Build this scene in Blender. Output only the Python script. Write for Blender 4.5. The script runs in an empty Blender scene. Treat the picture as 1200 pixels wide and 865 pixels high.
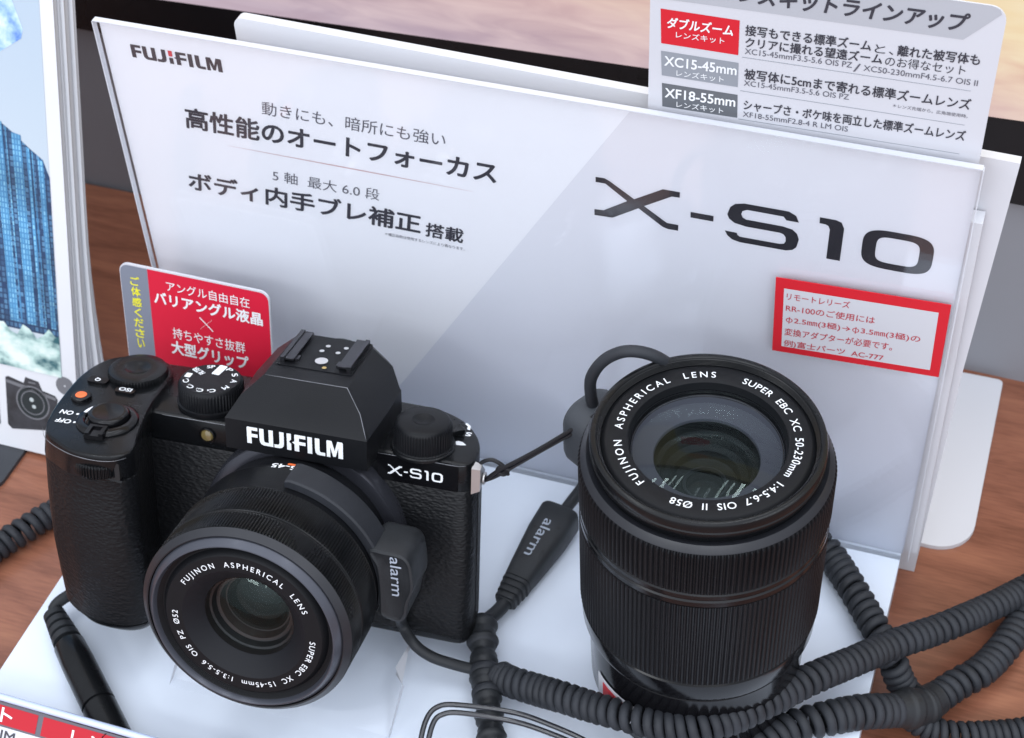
import bpy, bmesh, math, random
import numpy as np
from mathutils import Vector, Matrix
from mathutils.geometry import tessellate_polygon
random.seed(7)
PI = math.pi
S = 0.001                                   # every shape below is written in millimetres
sc = bpy.context.scene
COL = sc.collection

# ------------------------------------------------------------------ camera
Rx = Vector((0.94588561, 0.32221138, -0.03847389))     # image right, in the place's axes
Rd = Vector((0.20030369, -0.67302699, -0.7119783))     # image down
Rf = Vector((-0.25530147, 0.66574357, -0.70114667))    # viewing direction
camd = bpy.data.cameras.new('camera')
cam = bpy.data.objects.new('camera', camd)
COL.objects.link(cam)
mw = Matrix.Identity(4)
for i in range(3):
    mw[i][0], mw[i][1], mw[i][2] = Rx[i], -Rd[i], -Rf[i]
mw.translation = Vector((62.7, -304.5, 440.9)) * S
cam.matrix_world = mw
camd.sensor_fit = 'HORIZONTAL'
camd.sensor_width = 36.0
camd.lens = 36.0 * 2010.0 / 1200.0
camd.clip_start, camd.clip_end = 0.02, 50
camd.dof.use_dof = True
camd.dof.focus_distance = 0.47
camd.dof.aperture_fstop = 30.0
sc.camera = cam

# ------------------------------------------------------------------ light of the shop
world = bpy.data.worlds.new('World')
sc.world = world
world.use_nodes = True
bg = world.node_tree.nodes['Background']
bg.inputs[0].default_value = (0.88, 0.93, 1.03, 1)
# bright shop ceiling: the light of the room is strongest from above and in front of the counter
wn = world.node_tree
wtc = wn.nodes.new('ShaderNodeTexCoord')
wdot = wn.nodes.new('ShaderNodeVectorMath')
wdot.operation = 'DOT_PRODUCT'
wdot.inputs[1].default_value = Vector((0.10, -0.60, 0.80)).normalized()
wmx = wn.nodes.new('ShaderNodeMath')
wmx.operation = 'MAXIMUM'
wmx.inputs[1].default_value = 0.0
wpw = wn.nodes.new('ShaderNodeMath')
wpw.operation = 'POWER'
wpw.inputs[1].default_value = 1.3
wma = wn.nodes.new('ShaderNodeMath')
wma.operation = 'MULTIPLY_ADD'
wma.inputs[1].default_value = 1.15
wma.inputs[2].default_value = 0.42
wn.links.new(wtc.outputs['Generated'], wdot.inputs[0])
wn.links.new(wdot.outputs['Value'], wmx.inputs[0])
wn.links.new(wmx.outputs[0], wpw.inputs[0])
wn.links.new(wpw.outputs[0], wma.inputs[0])
wn.links.new(wma.outputs[0], bg.inputs[1])
sc.view_settings.view_transform = 'Standard'
sc.view_settings.look = 'None'
sc.view_settings.exposure = 0.6
sc.view_settings.gamma = 1.0


def tube_lamp(name, loc, aim, w, l, power, spin=0.0, col=(0.93, 0.965, 1.0)):
    ld = bpy.data.lights.new(name, 'AREA')
    ld.shape = 'RECTANGLE'
    ld.size, ld.size_y = w, l
    ld.energy = power
    ld.color = col
    lo = bpy.data.objects.new(name, ld)
    lo.location = loc
    q = (Vector(aim) - Vector(loc)).to_track_quat('-Z', 'Y')
    lo.rotation_euler = (q.to_matrix() @ Matrix.Rotation(spin, 3, 'Z')).to_euler()
    COL.objects.link(lo)
    return lo


# two unseen front lamps added to light the sign, three twin tubes above the counter
for lx, ly, lz, pw in ((-0.75, -1.9, 1.55, 6.0), (0.85, -1.9, 1.55, 5.0)):
    tube_lamp('ceiling_and_fill_lamp', (lx, ly, lz), (0, 0, 0), 1.25, 0.16, pw)
for lx, ly, pw in ((-0.75, 0.35, 1.5), (0.10, 0.55, 1.5), (1.05, 0.2, 1.8)):
    for dx in (-0.06, 0.06):
        tube_lamp('ceiling_and_fill_lamp', (lx + dx, ly, 1.95), (lx + dx, ly, 0), 0.035, 1.2, pw, math.radians(-12))

# ------------------------------------------------------------------ materials
MATS = {}


def mat(name, col, rough=0.5, metal=0.0, spec=0.5, bump=None, var=None, coat=0.0, emit=None):
    """Principled with optional fine noise bump (scale, strength, distance) and colour variation (scale, amount)."""
    m = bpy.data.materials.new(name)
    m.use_nodes = True
    nt = m.node_tree
    b = nt.nodes['Principled BSDF']
    b.inputs['Base Color'].default_value = (*col, 1)
    b.inputs['Roughness'].default_value = rough
    b.inputs['Metallic'].default_value = metal
    b.inputs['Specular IOR Level'].default_value = spec
    b.inputs['Coat Weight'].default_value = coat
    b.inputs['Coat Roughness'].default_value = 0.05
    tc = nt.nodes.new('ShaderNodeTexCoord')
    if bump:
        n = nt.nodes.new('ShaderNodeTexNoise')
        n.inputs['Scale'].default_value = bump[0]
        n.inputs['Detail'].default_value = 3
        bp = nt.nodes.new('ShaderNodeBump')
        bp.inputs['Strength'].default_value = bump[1]
        bp.inputs['Distance'].default_value = bump[2]
        nt.links.new(tc.outputs['Object'], n.inputs['Vector'])
        nt.links.new(n.outputs['Fac'], bp.inputs['Height'])
        nt.links.new(bp.outputs['Normal'], b.inputs['Normal'])
    if var:
        n2 = nt.nodes.new('ShaderNodeTexNoise')
        n2.inputs['Scale'].default_value = var[0]
        n2.inputs['Detail'].default_value = 5
        mp = nt.nodes.new('ShaderNodeMapRange')
        mp.inputs[1].default_value, mp.inputs[2].default_value = 0.3, 0.7
        mp.inputs[3].default_value, mp.inputs[4].default_value = 1 - var[1], 1 + var[1]
        hs = nt.nodes.new('ShaderNodeHueSaturation')
        hs.inputs['Color'].default_value = (*col, 1)
        nt.links.new(tc.outputs['Object'], n2.inputs['Vector'])
        nt.links.new(n2.outputs['Fac'], mp.inputs[0])
        nt.links.new(mp.outputs[0], hs.inputs['Value'])
        nt.links.new(hs.outputs['Color'], b.inputs['Base Color'])
        if len(var) > 2:
            mr = nt.nodes.new('ShaderNodeMapRange')
            mr.inputs[1].default_value, mr.inputs[2].default_value = 0.3, 0.7
            mr.inputs[3].default_value, mr.inputs[4].default_value = rough - var[2], rough + var[2]
            nt.links.new(n2.outputs['Fac'], mr.inputs[0])
            nt.links.new(mr.outputs[0], b.inputs['Roughness'])
    if emit:
        b.inputs['Emission Color'].default_value = (*emit[0], 1)
        b.inputs['Emission Strength'].default_value = emit[1]
    MATS[name] = m
    return m


M_PLASTIC = mat('black_plastic', (0.0065, 0.007, 0.0085), 0.40, spec=0.17, bump=(2400, 0.5, 0.0001), var=(60, 0.15, 0.06))
M_GLOSSY = mat('glossy_black', (0.004, 0.004, 0.005), 0.17, spec=0.28, bump=(900, 0.05, 0.0001), var=(80, 0.1, 0.05))
M_SATIN = mat('satin_black', (0.0055, 0.006, 0.007), 0.25, spec=0.24, bump=(3000, 0.15, 0.0001), var=(90, 0.12, 0.06))
M_RINGGREY = mat('ring_grey', (0.014, 0.015, 0.019), 0.34, spec=0.4, bump=(3000, 0.1, 0.0001), var=(120, 0.1, 0.05))
M_RING = mat('front_ring', (0.006, 0.0065, 0.008), 0.5, spec=0.18, bump=(3500, 0.25, 0.0001))
M_DEEP = mat('deep_black', (0.006, 0.006, 0.007), 0.6)
M_METAL = mat('brushed_metal', (0.55, 0.54, 0.53), 0.35, 1.0, bump=(900, 0.1, 0.0001))
M_DARKMETAL = mat('dark_metal', (0.09, 0.09, 0.10), 0.3, 1.0)
M_GOLD = mat('gold_contact', (0.85, 0.62, 0.25), 0.3, 1.0)
M_RUBBER = mat('grey_black_rubber', (0.024, 0.0265, 0.032), 0.6, spec=0.3, bump=(1400, 0.3, 0.0002), var=(110, 0.22, 0.08))
M_CABLE = mat('soft_black_cable', (0.017, 0.019, 0.022), 0.52, spec=0.35, bump=(1800, 0.25, 0.0002), var=(140, 0.2, 0.08))
M_CORD = mat('thin_black_cord', (0.008, 0.008, 0.010), 0.35, spec=0.3)
M_WIRE = mat('coated_wire', (0.018, 0.019, 0.024), 0.2, coat=0.5)
M_GREYPAD = mat('grey_rubber_pad', (0.045, 0.05, 0.058), 0.55, spec=0.35, bump=(1500, 0.2, 0.0002))
M_WHITEINK = mat('white_ink', (0.80, 0.82, 0.84), 0.5)
M_GREYINK = mat('grey_ink', (0.36, 0.40, 0.47), 0.5)
M_BLACKINK = mat('black_ink', (0.020, 0.020, 0.027), 0.45)
M_SOFTINK = mat('charcoal_ink', (0.035, 0.035, 0.048), 0.45)
M_THININK = mat('light_charcoal_ink', (0.10, 0.10, 0.125), 0.45)
M_REDINK = mat('red_ink', (0.55, 0.045, 0.06), 0.45)
M_REDTEXT = mat('thin_red_ink', (0.48, 0.04, 0.06), 0.45)
M_YELLOW = mat('yellow_ink', (0.78, 0.74, 0.03), 0.45)
M_ORANGE = mat('orange_paint', (0.85, 0.16, 0.04), 0.4)
M_BASE = mat('white_laminate', (0.70, 0.765, 0.865), 0.40, bump=(500, 0.03, 0.0002), var=(22, 0.03, 0.12))
M_BOARD = mat('white_foam_board', (0.62, 0.625, 0.66), 0.55, bump=(700, 0.05, 0.0002), var=(9, 0.02))
M_PAPER = mat('white_paper', (0.78, 0.795, 0.845), 0.5, var=(7, 0.02))
M_CARD = mat('card_white', (0.58, 0.585, 0.625), 0.5, var=(12, 0.02))
M_CARDBAND = mat('card_pale_grey', (0.42, 0.43, 0.465), 0.5)
M_CARDGREY = mat('card_mid_grey', (0.27, 0.29, 0.325), 0.5)
M_CARDDARK = mat('card_dark_grey', (0.12, 0.13, 0.145), 0.5)
M_CARDRED = mat('card_red', (0.60, 0.018, 0.03), 0.5, spec=0.25)
M_POPRED = mat('pop_red', (0.60, 0.014, 0.042), 0.45, spec=0.25, var=(30, 0.04))
M_POPGREY = mat('pop_grey', (0.19, 0.21, 0.26), 0.45, spec=0.25)
M_WALL = mat('grey_partition', (0.26, 0.268, 0.295), 0.6, bump=(800, 0.1, 0.0003), var=(6, 0.06))
M_BEZEL = mat('monitor_black', (0.008, 0.008, 0.010), 0.3, var=(9, 0.1, 0.08))
M_STAND = mat('dark_grey_stand', (0.03, 0.033, 0.04), 0.5)
M_PAGES = mat('brochure_paper', (0.66, 0.67, 0.70), 0.55, var=(20, 0.04))
M_PAGEDGE = mat('brochure_page_edge', (0.43, 0.44, 0.47), 0.7)


def leather():
    m = bpy.data.materials.new('black_leather')
    m.use_nodes = True
    nt = m.node_tree
    b = nt.nodes['Principled BSDF']
    b.inputs['Base Color'].default_value = (0.006, 0.0064, 0.0075, 1)
    b.inputs['Roughness'].default_value = 0.42
    b.inputs['Specular IOR Level'].default_value = 0.22
    tc = nt.nodes.new('ShaderNodeTexCoord')
    mp = nt.nodes.new('ShaderNodeMapping')
    mp.inputs['Scale'].default_value = (0.75, 1, 1.35)
    v = nt.nodes.new('ShaderNodeTexVoronoi')
    v.feature = 'SMOOTH_F1'
    v.inputs['Scale'].default_value = 900
    v.inputs['Smoothness'].default_value = 0.6
    n = nt.nodes.new('ShaderNodeTexNoise')
    n.inputs['Scale'].default_value = 480
    n.inputs['Detail'].default_value = 3
    ad = nt.nodes.new('ShaderNodeMath')
    ad.operation = 'MULTIPLY_ADD'
    ad.inputs[1].default_value = 0.9
    bp = nt.nodes.new('ShaderNodeBump')
    bp.inputs['Strength'].default_value = 0.5
    bp.inputs['Distance'].default_value = 0.0004
    l = nt.links.new
    l(tc.outputs['Object'], mp.inputs['Vector'])
    l(mp.outputs['Vector'], v.inputs['Vector'])
    l(mp.outputs['Vector'], n.inputs['Vector'])
    l(n.outputs['Fac'], ad.inputs[0])
    l(v.outputs['Distance'], ad.inputs[2])
    l(ad.outputs[0], bp.inputs['Height'])
    l(bp.outputs['Normal'], b.inputs['Normal'])
    return m


M_LEATHER = leather()


def wood():
    m = bpy.data.materials.new('brown_wood_laminate')
    m.use_nodes = True
    nt = m.node_tree
    b = nt.nodes['Principled BSDF']
    tc = nt.nodes.new('ShaderNodeTexCoord')
    mp = nt.nodes.new('ShaderNodeMapping')
    mp.inputs['Scale'].default_value = (4.0, 26.0, 5.0)
    mp.inputs['Rotation'].default_value = (0, 0, math.radians(-4))
    n = nt.nodes.new('ShaderNodeTexNoise')
    n.inputs['Scale'].default_value = 2.4
    n.inputs['Detail'].default_value = 9
    n.inputs['Roughness'].default_value = 0.66
    n.inputs['Distortion'].default_value = 0.7
    mp2 = nt.nodes.new('ShaderNodeMapping')
    mp2.inputs['Scale'].default_value = (60.0, 620.0, 22.0)
    n2 = nt.nodes.new('ShaderNodeTexNoise')
    n2.inputs['Scale'].default_value = 2.0
    n2.inputs['Detail'].default_value = 4
    mx = nt.nodes.new('ShaderNodeMath')
    mx.operation = 'MULTIPLY_ADD'
    mx.inputs[1].default_value = 0.34
    cr = nt.nodes.new('ShaderNodeValToRGB')
    e = cr.color_ramp.elements
    e[0].position, e[0].color = 0.48, (0.150, 0.054, 0.029, 1)
    e[1].position, e[1].color = 0.92, (0.35, 0.146, 0.082, 1)
    e.new(0.68).color = (0.25, 0.096, 0.056, 1)
    l = nt.links.new
    l(tc.outputs['Object'], mp.inputs['Vector'])
    l(tc.outputs['Object'], mp2.inputs['Vector'])
    l(mp.outputs['Vector'], n.inputs['Vector'])
    l(mp2.outputs['Vector'], n2.inputs['Vector'])
    l(n2.outputs['Fac'], mx.inputs[0])
    l(n.outputs['Fac'], mx.inputs[2])
    l(mx.outputs[0], cr.inputs['Fac'])
    l(cr.outputs['Color'], b.inputs['Base Color'])
    b.inputs['Roughness'].default_value = 0.30
    return m


M_WOOD = wood()


def clear(name, tint, ior=1.45, rough=0.03, boost=1.0, glow=(1, 1, 1)):
    """Clear plastic or coated glass: lets light straight through and reflects by Fresnel."""
    m = bpy.data.materials.new(name)
    m.use_nodes = True
    nt = m.node_tree
    nt.nodes.clear()
    o = nt.nodes.new('ShaderNodeOutputMaterial')
    t = nt.nodes.new('ShaderNodeBsdfTransparent')
    t.inputs[0].default_value = (*tint, 1)
    g = nt.nodes.new('ShaderNodeBsdfGlossy')
    g.inputs['Roughness'].default_value = rough
    g.inputs[0].default_value = (*glow, 1)
    f0 = ((ior - 1) / (ior + 1)) ** 2 * boost
    if rough > 0.01:
        tc = nt.nodes.new('ShaderNodeTexCoord')
        sm = nt.nodes.new('ShaderNodeTexNoise')
        sm.inputs['Scale'].default_value = 38
        sm.inputs['Detail'].default_value = 6
        sr = nt.nodes.new('ShaderNodeMapRange')
        sr.inputs[1].default_value, sr.inputs[2].default_value = 0.40, 0.70
        sr.inputs[3].default_value, sr.inputs[4].default_value = rough * 0.5, rough + 0.16
        nt.links.new(tc.outputs['Object'], sm.inputs['Vector'])
        nt.links.new(sm.outputs['Fac'], sr.inputs[0])
        nt.links.new(sr.outputs[0], g.inputs['Roughness'])
    lw = nt.nodes.new('ShaderNodeLayerWeight')
    lw.inputs[0].default_value = 0.5
    pw = nt.nodes.new('ShaderNodeMath')
    pw.operation = 'POWER'
    pw.inputs[1].default_value = 5.0
    mu = nt.nodes.new('ShaderNodeMath')          # reflectance = f0 + (1 - f0) * (1 - cos)^5, same from both sides
    mu.operation = 'MULTIPLY_ADD'
    mu.inputs[1].default_value = 1 - f0
    mu.inputs[2].default_value = f0
    mx = nt.nodes.new('ShaderNodeMixShader')
    nt.links.new(lw.outputs['Facing'], pw.inputs[0])
    nt.links.new(pw.outputs[0], mu.inputs[0])
    nt.links.new(mu.outputs[0], mx.inputs[0])
    nt.links.new(t.outputs[0], mx.inputs[1])
    nt.links.new(g.outputs[0], mx.inputs[2])
    nt.links.new(mx.outputs[0], o.inputs[0])
    return m


M_ACRYLIC = clear('clear_acrylic', (0.997, 0.998, 1.0), 1.49, 0.03)
M_ACRYLEDGE = mat('acrylic_cut_edge', (0.60, 0.62, 0.67), 0.25)
M_LENSGLASS = clear('coated_lens_glass', (0.90, 0.92, 0.94), 1.30, 0.0, 1.0, (0.8, 0.98, 0.93))
M_INNERGLASS = clear('inner_lens_glass', (0.34, 0.37, 0.37), 1.24, 0.0, 1.0, (0.75, 0.92, 0.86))


def ramp_mat(name, axis, stops, rough=0.5):
    """Printed colour blend along one object axis (metres)."""
    m = bpy.data.materials.new(name)
    m.use_nodes = True
    nt = m.node_tree
    b = nt.nodes['Principled BSDF']
    tc = nt.nodes.new('ShaderNodeTexCoord')
    sx = nt.nodes.new('ShaderNodeSeparateXYZ')
    mr = nt.nodes.new('ShaderNodeMapRange')
    mr.inputs[1].default_value, mr.inputs[2].default_value = stops[0][0] * S, stops[-1][0] * S
    cr = nt.nodes.new('ShaderNodeValToRGB')
    a0, a1 = stops[0][0], stops[-1][0]
    els = cr.color_ramp.elements
    els[0].color = (*stops[0][1], 1)
    els[1].color = (*stops[-1][1], 1)
    for p, c in stops[1:-1]:
        els.new((p - a0) / (a1 - a0)).color = (*c, 1)
    nt.links.new(tc.outputs['Object'], sx.inputs[0])
    nt.links.new(sx.outputs[axis], mr.inputs[0])
    nt.links.new(mr.outputs[0], cr.inputs['Fac'])
    nt.links.new(cr.outputs['Color'], b.inputs['Base Color'])
    b.inputs['Roughness'].default_value = rough
    return m


def blotch(name, c0, c1, scale, stretch=(1, 1, 1), c2=None, rough=0.4, lo=0.35, hi=0.65, emit=0.0):
    m = bpy.data.materials.new(name)
    m.use_nodes = True
    nt = m.node_tree
    b = nt.nodes['Principled BSDF']
    tc = nt.nodes.new('ShaderNodeTexCoord')
    mp = nt.nodes.new('ShaderNodeMapping')
    mp.inputs['Scale'].default_value = stretch
    n = nt.nodes.new('ShaderNodeTexNoise')
    n.inputs['Scale'].default_value = scale
    n.inputs['Detail'].default_value = 5
    cr = nt.nodes.new('ShaderNodeValToRGB')
    cr.color_ramp.elements[0].position, cr.color_ramp.elements[0].color = lo, (*c0, 1)
    cr.color_ramp.elements[1].position, cr.color_ramp.elements[1].color = hi, (*c1, 1)
    if c2:
        cr.color_ramp.elements.new((lo + hi) / 2).color = (*c2, 1)
    nt.links.new(tc.outputs['Object'], mp.inputs['Vector'])
    nt.links.new(mp.outputs['Vector'], n.inputs['Vector'])
    nt.links.new(n.outputs['Fac'], cr.inputs['Fac'])
    nt.links.new(cr.outputs['Color'], b.inputs['Base Color'])
    b.inputs['Roughness'].default_value = rough
    if emit:
        b.inputs['Base Color'].default_value = (0.01, 0.01, 0.01, 1)
        nt.links.remove(b.inputs['Base Color'].links[0])
        nt.links.new(cr.outputs['Color'], b.inputs['Emission Color'])
        b.inputs['Emission Strength'].default_value = emit
    return m


# ------------------------------------------------------------------ mesh helpers (all in mm)
def obj(name, bm, mats, parent=None, angle=35, smooth=True, bevel=0.0):
    if not isinstance(mats, (list, tuple)):
        mats = [mats]
    if bevel:
        ed = [e for e in bm.edges if len(e.link_faces) == 2 and e.calc_face_angle(0) > math.radians(30)]
        bmesh.ops.bevel(bm, geom=ed, offset=bevel, segments=2, affect='EDGES', profile=0.6, clamp_overlap=True)
    for v in bm.verts:
        v.co *= S
    me = bpy.data.meshes.new(name)
    bm.to_mesh(me)
    bm.free()
    for m in mats:
        me.materials.append(m)
    if smooth:
        me.polygons.foreach_set('use_smooth', [True] * len(me.polygons))
        me.set_sharp_from_angle(angle=math.radians(angle))
    o = bpy.data.objects.new(name, me)
    COL.objects.link(o)
    if parent:
        o.parent = parent
    return o


def tag(o, label=None, cat=None, group=None, kind=None):
    if label:
        o['label'] = label
    if cat:
        o['category'] = cat
    if group:
        o['group'] = group
    if kind:
        o['kind'] = kind
    return o


def thing(name, label, cat, loc=(0, 0, 0), group=None, mw_=None):
    o = bpy.data.objects.new(name, None)
    o.empty_display_size = 0.02
    COL.objects.link(o)
    o.location = Vector(loc) * S
    if mw_ is not None:
        o.matrix_world = mw_
    return tag(o, label, cat, group)


def box(bm, x0, x1, y0, y1, z0, z1, M=None, mi=0):
    vs = [bm.verts.new((x, y, z)) for z in (z0, z1) for y in (y0, y1) for x in (x0, x1)]
    if M is not None:
        for v in vs:
            v.co = M @ v.co
    for f in ((0, 2, 3, 1), (4, 5, 7, 6), (0, 1, 5, 4), (2, 6, 7, 3), (1, 3, 7, 5), (0, 4, 6, 2)):
        fc = bm.faces.new([vs[i] for i in f])
        fc.material_index = mi
    return vs


def loft(bm, rings, cap0=True, cap1=True, closed=True, mi=0):
    vr = [[bm.verts.new(p) for p in r] for r in rings]
    n = len(vr[0])
    for a, b in zip(vr[:-1], vr[1:]):
        for i in range(n if closed else n - 1):
            j = (i + 1) % n
            f = bm.faces.new((a[i], a[j], b[j], b[i]))
            f.material_index = mi
    if cap0:
        bm.faces.new(list(reversed(vr[0]))).material_index = mi
    if cap1:
        bm.faces.new(vr[-1]).material_index = mi
    return vr


def lathe(bm, prof, seg=96, axis='z', cx=0.0, cy=0.0, ribs=None, mi=0, close=False):
    """prof: (r, h, ribbed?) rows. axis z: h along z; axis y: h along y. ribs=(count, depth)."""
    rings = []
    n = seg
    if ribs:
        n = ribs[0] * 4
    for row in prof:
        r, h = row[0], row[1]
        rb = len(row) > 2 and row[2]
        ring = []
        for i in range(n):
            a = 2 * PI * i / n
            rr = r
            if ribs and rb and i % 4 in (2, 3):
                rr = r - ribs[1]
            if axis == 'z':
                ring.append((cx + rr * math.cos(a), cy + rr * math.sin(a), h))
            else:
                ring.append((cx + rr * math.cos(a), h, cy + rr * math.sin(a)))
        rings.append(ring)
    return loft(bm, rings, cap0=not close, cap1=not close, mi=mi)


def frames(P):
    P = [Vector(p) for p in P]
    T = []
    for i in range(len(P)):
        a = P[max(0, i - 1)]
        b = P[min(len(P) - 1, i + 1)]
        T.append((b - a).normalized())
    up = Vector((0, 0, 1))
    if abs(T[0].dot(up)) > 0.9:
        up = Vector((1, 0, 0))
    N = [(up - T[0] * T[0].dot(up)).normalized()]
    for i in range(1, len(P)):
        n = N[-1] - T[i] * T[i].dot(N[-1])
        N.append(n.normalized())
    return P, T, N, [t.cross(n) for t, n in zip(T, N)]


def spline(pts, step=1.0):
    """Catmull-Rom through pts, resampled every `step` mm."""
    p = [np.array(q, float) for q in pts]
    p = [2 * p[0] - p[1]] + p + [2 * p[-1] - p[-2]]
    out = []
    for i in range(1, len(p) - 2):
        for t in np.linspace(0, 1, 40, endpoint=False):
            a, b, c, d = p[i - 1], p[i], p[i + 1], p[i + 2]
            out.append(0.5 * ((2 * b) + (c - a) * t + (2 * a - 5 * b + 4 * c - d) * t * t + (3 * b - a - 3 * c + d) * t ** 3))
    out.append(p[-2])
    out = np.array(out)
    s = np.concatenate([[0], np.cumsum(np.linalg.norm(np.diff(out, axis=0), axis=1))])
    n = max(2, int(s[-1] / step) + 1)
    u = np.linspace(0, s[-1], n)
    return np.stack([np.interp(u, s, out[:, k]) for k in range(out.shape[1])], 1)


def closed_outline(pts, n=120):
    """Smooth closed outline (2D) through pts, n points evenly spaced."""
    p = np.array(pts, float)
    m = len(p)
    out = []
    for i in range(m):
        a, b, c, d = p[(i - 1) % m], p[i], p[(i + 1) % m], p[(i + 2) % m]
        la = max(np.linalg.norm(c - b), 1e-6)
        for t in np.linspace(0, 1, 16, endpoint=False):
            # tangents limited by neighbouring chord lengths: no overshoot at tight corners
            m0 = (c - a) / max(np.linalg.norm(c - a), 1e-6) * min(la, np.linalg.norm(b - a))
            m1 = (d - b) / max(np.linalg.norm(d - b), 1e-6) * min(la, np.linalg.norm(d - c))
            out.append((2 * t ** 3 - 3 * t * t + 1) * b + (t ** 3 - 2 * t * t + t) * m0 + (-2 * t ** 3 + 3 * t * t) * c + (t ** 3 - t * t) * m1)
    out = np.array(out + [out[0]])
    s = np.concatenate([[0], np.cumsum(np.linalg.norm(np.diff(out, axis=0), axis=1))])
    u = np.linspace(0, s[-1], n, endpoint=False)
    return np.stack([np.interp(u, s, out[:, k]) for k in range(2)], 1)


def inset(o, d):
    """Move a closed 2D outline inwards by d."""
    o = np.asarray(o)
    t = np.roll(o, -1, 0) - np.roll(o, 1, 0)
    t /= np.maximum(np.linalg.norm(t, axis=1, keepdims=True), 1e-9)
    area = 0.5 * np.sum(o[:, 0] * np.roll(o[:, 1], -1) - np.roll(o[:, 0], -1) * o[:, 1])
    nrm = np.stack([-t[:, 1], t[:, 0]], 1) * (1 if area > 0 else -1)
    return o + nrm * d


def sweep(bm, pts, r, seg=10, mi=0, cap=True):
    """Tube along pts; r is a number or one per point."""
    P, T, N, B = frames(pts)
    rs = r if hasattr(r, '__len__') else [r] * len(P)
    rings = [[p + (n * math.cos(2 * PI * k / seg) + b * math.sin(2 * PI * k / seg)) * q for k in range(seg)]
             for p, n, b, q in zip(P, N, B, rs)]
    loft(bm, rings, cap, cap, mi=mi)


def coil(bm, pts, R, w, pitch, seg=8, per=16, jitter=0.07, stretch=0.0):
    path = spline(pts, 0.35)
    P, T, N, B = frames(path)
    L = 0.35 * (len(P) - 1)
    n = int(L / pitch * per)
    L = max(L, 1.0)
    q = []
    for i in range(n):
        u = i / n
        u = min(1.0, max(0.0, u + pitch / L * (0.35 * math.sin(u * L * 0.11 + L) + 0.16 * math.sin(u * L * 0.31 + 2) + (stretch * 2.2 * (1 - min(1, u * L / 16.0)) ** 2 if stretch else 0))))
        f = u * (len(P) - 1)
        k = min(int(f), len(P) - 2)
        t = f - k
        c = P[k].lerp(P[k + 1], t)
        nn = N[k].lerp(N[k + 1], t).normalized()
        bb = B[k].lerp(B[k + 1], t).normalized()
        ph = 2 * PI * i / per
        rr = R * (1 + jitter * math.sin(i * 0.013 + 1) * math.sin(i * 0.0037))
        q.append(c + (nn * math.cos(ph) + bb * math.sin(ph)) * rr)
    sweep(bm, q, w, seg)


_txt = {}


def glyphs(s, space=1.0):
    key = (s, space)
    if key in _txt:
        return _txt[key]
    cu = bpy.data.curves.new('lettering_source', 'FONT')
    cu.body = s
    cu.size = 1.0
    cu.space_character = space
    cu.resolution_u = 4
    o = bpy.data.objects.new('lettering_source', cu)
    COL.objects.link(o)
    bpy.context.view_layer.update()
    dg = bpy.context.evaluated_depsgraph_get()
    me = bpy.data.meshes.new_from_object(o.evaluated_get(dg))
    v = np.array([x.co[:2] for x in me.vertices])
    f = [list(p.vertices) for p in me.polygons]
    bpy.data.meshes.remove(me)
    bpy.data.objects.remove(o)
    bpy.data.curves.remove(cu)
    _txt[key] = (v, f)
    return v, f


def put(bm, v2, faces, fn, mi=0, b=0.0):
    """Lay flat lettering through fn; b thickens the strokes (mm) with shifted layers a hair apart."""
    sh = [(0, 0)]
    if b:
        sh += [(b * math.cos(t), b * math.sin(t)) for t in [PI / 8 + PI / 4 * k for k in range(8)]]
    for k, (dx, dz) in enumerate(sh):
        vs = []
        for a, c in v2:
            a, c = float(a) + dx, float(c) + dz
            p = Vector(fn(a, c))
            if k:
                u, w = Vector(fn(a + 0.01, c)) - p, Vector(fn(a, c + 0.01)) - p
                p = p + u.cross(w).normalized() * (0.004 * k)
            vs.append(bm.verts.new(p))
        for f in faces:
            try:
                bm.faces.new([vs[i] for i in f]).material_index = mi
            except ValueError:
                pass


def text_fit(bm, s, x0, x1, z0, h, fn, bold=0.0, shear=0.0, mi=0, z1=None):
    """Lettering whose inked box fills x0..x1 and stands h high from z0 (baseline may rise to z1)."""
    v, f = glyphs(s)
    a, b = v.min(0), v.max(0)
    u = (v - a) / (b - a)
    x = x0 + u[:, 0] * (x1 - x0 - shear * h) + u[:, 1] * h * shear
    z = z0 + u[:, 1] * h + ((z1 - z0) * u[:, 0] if z1 is not None else 0)
    put(bm, np.stack([x, z], 1), f, fn, mi, bold * h * 1.15)


def text_arc(bm, s, r, cap, a0, a1, fn, bold=0.01):
    """Clockwise lettering on a ring, letter tops outwards, from angle a0 down to a1 (degrees)."""
    arc = math.radians(a0 - a1) * (r + cap * 0.4)
    k = cap / 0.69
    w1 = np.ptp(glyphs(s, 1.0)[0][:, 0]) * k
    w2 = np.ptp(glyphs(s, 1.2)[0][:, 0]) * k
    sp = round(1.0 + (arc - w1) / max(w2 - w1, 1e-6) * 0.2, 3)
    sp = max(0.6, min(2.5, sp))
    v, f = glyphs(s, sp)
    x = (v[:, 0] - v[:, 0].min()) * k
    x *= arc / x.max()
    y = v[:, 1] * k
    th = math.radians(a0) - x / (r + cap * 0.4)
    put(bm, np.stack([(r + y) * np.cos(th), (r + y) * np.sin(th)], 1), f, fn, 0, bold * k)


def poly(bm, pts, fn, mi=0):
    vs = [bm.verts.new(fn(*p)) for p in pts]
    f = bm.faces.new(vs)
    f.material_index = mi
    return f


def strip(bm, A, Bp, fn, mi=0):
    n = len(A)
    a = [bm.verts.new(fn(*p)) for p in A]
    b = [bm.verts.new(fn(*p)) for p in Bp]
    for i in range(n):
        j = (i + 1) % n
        bm.faces.new((a[i], a[j], b[j], b[i])).material_index = mi


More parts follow.
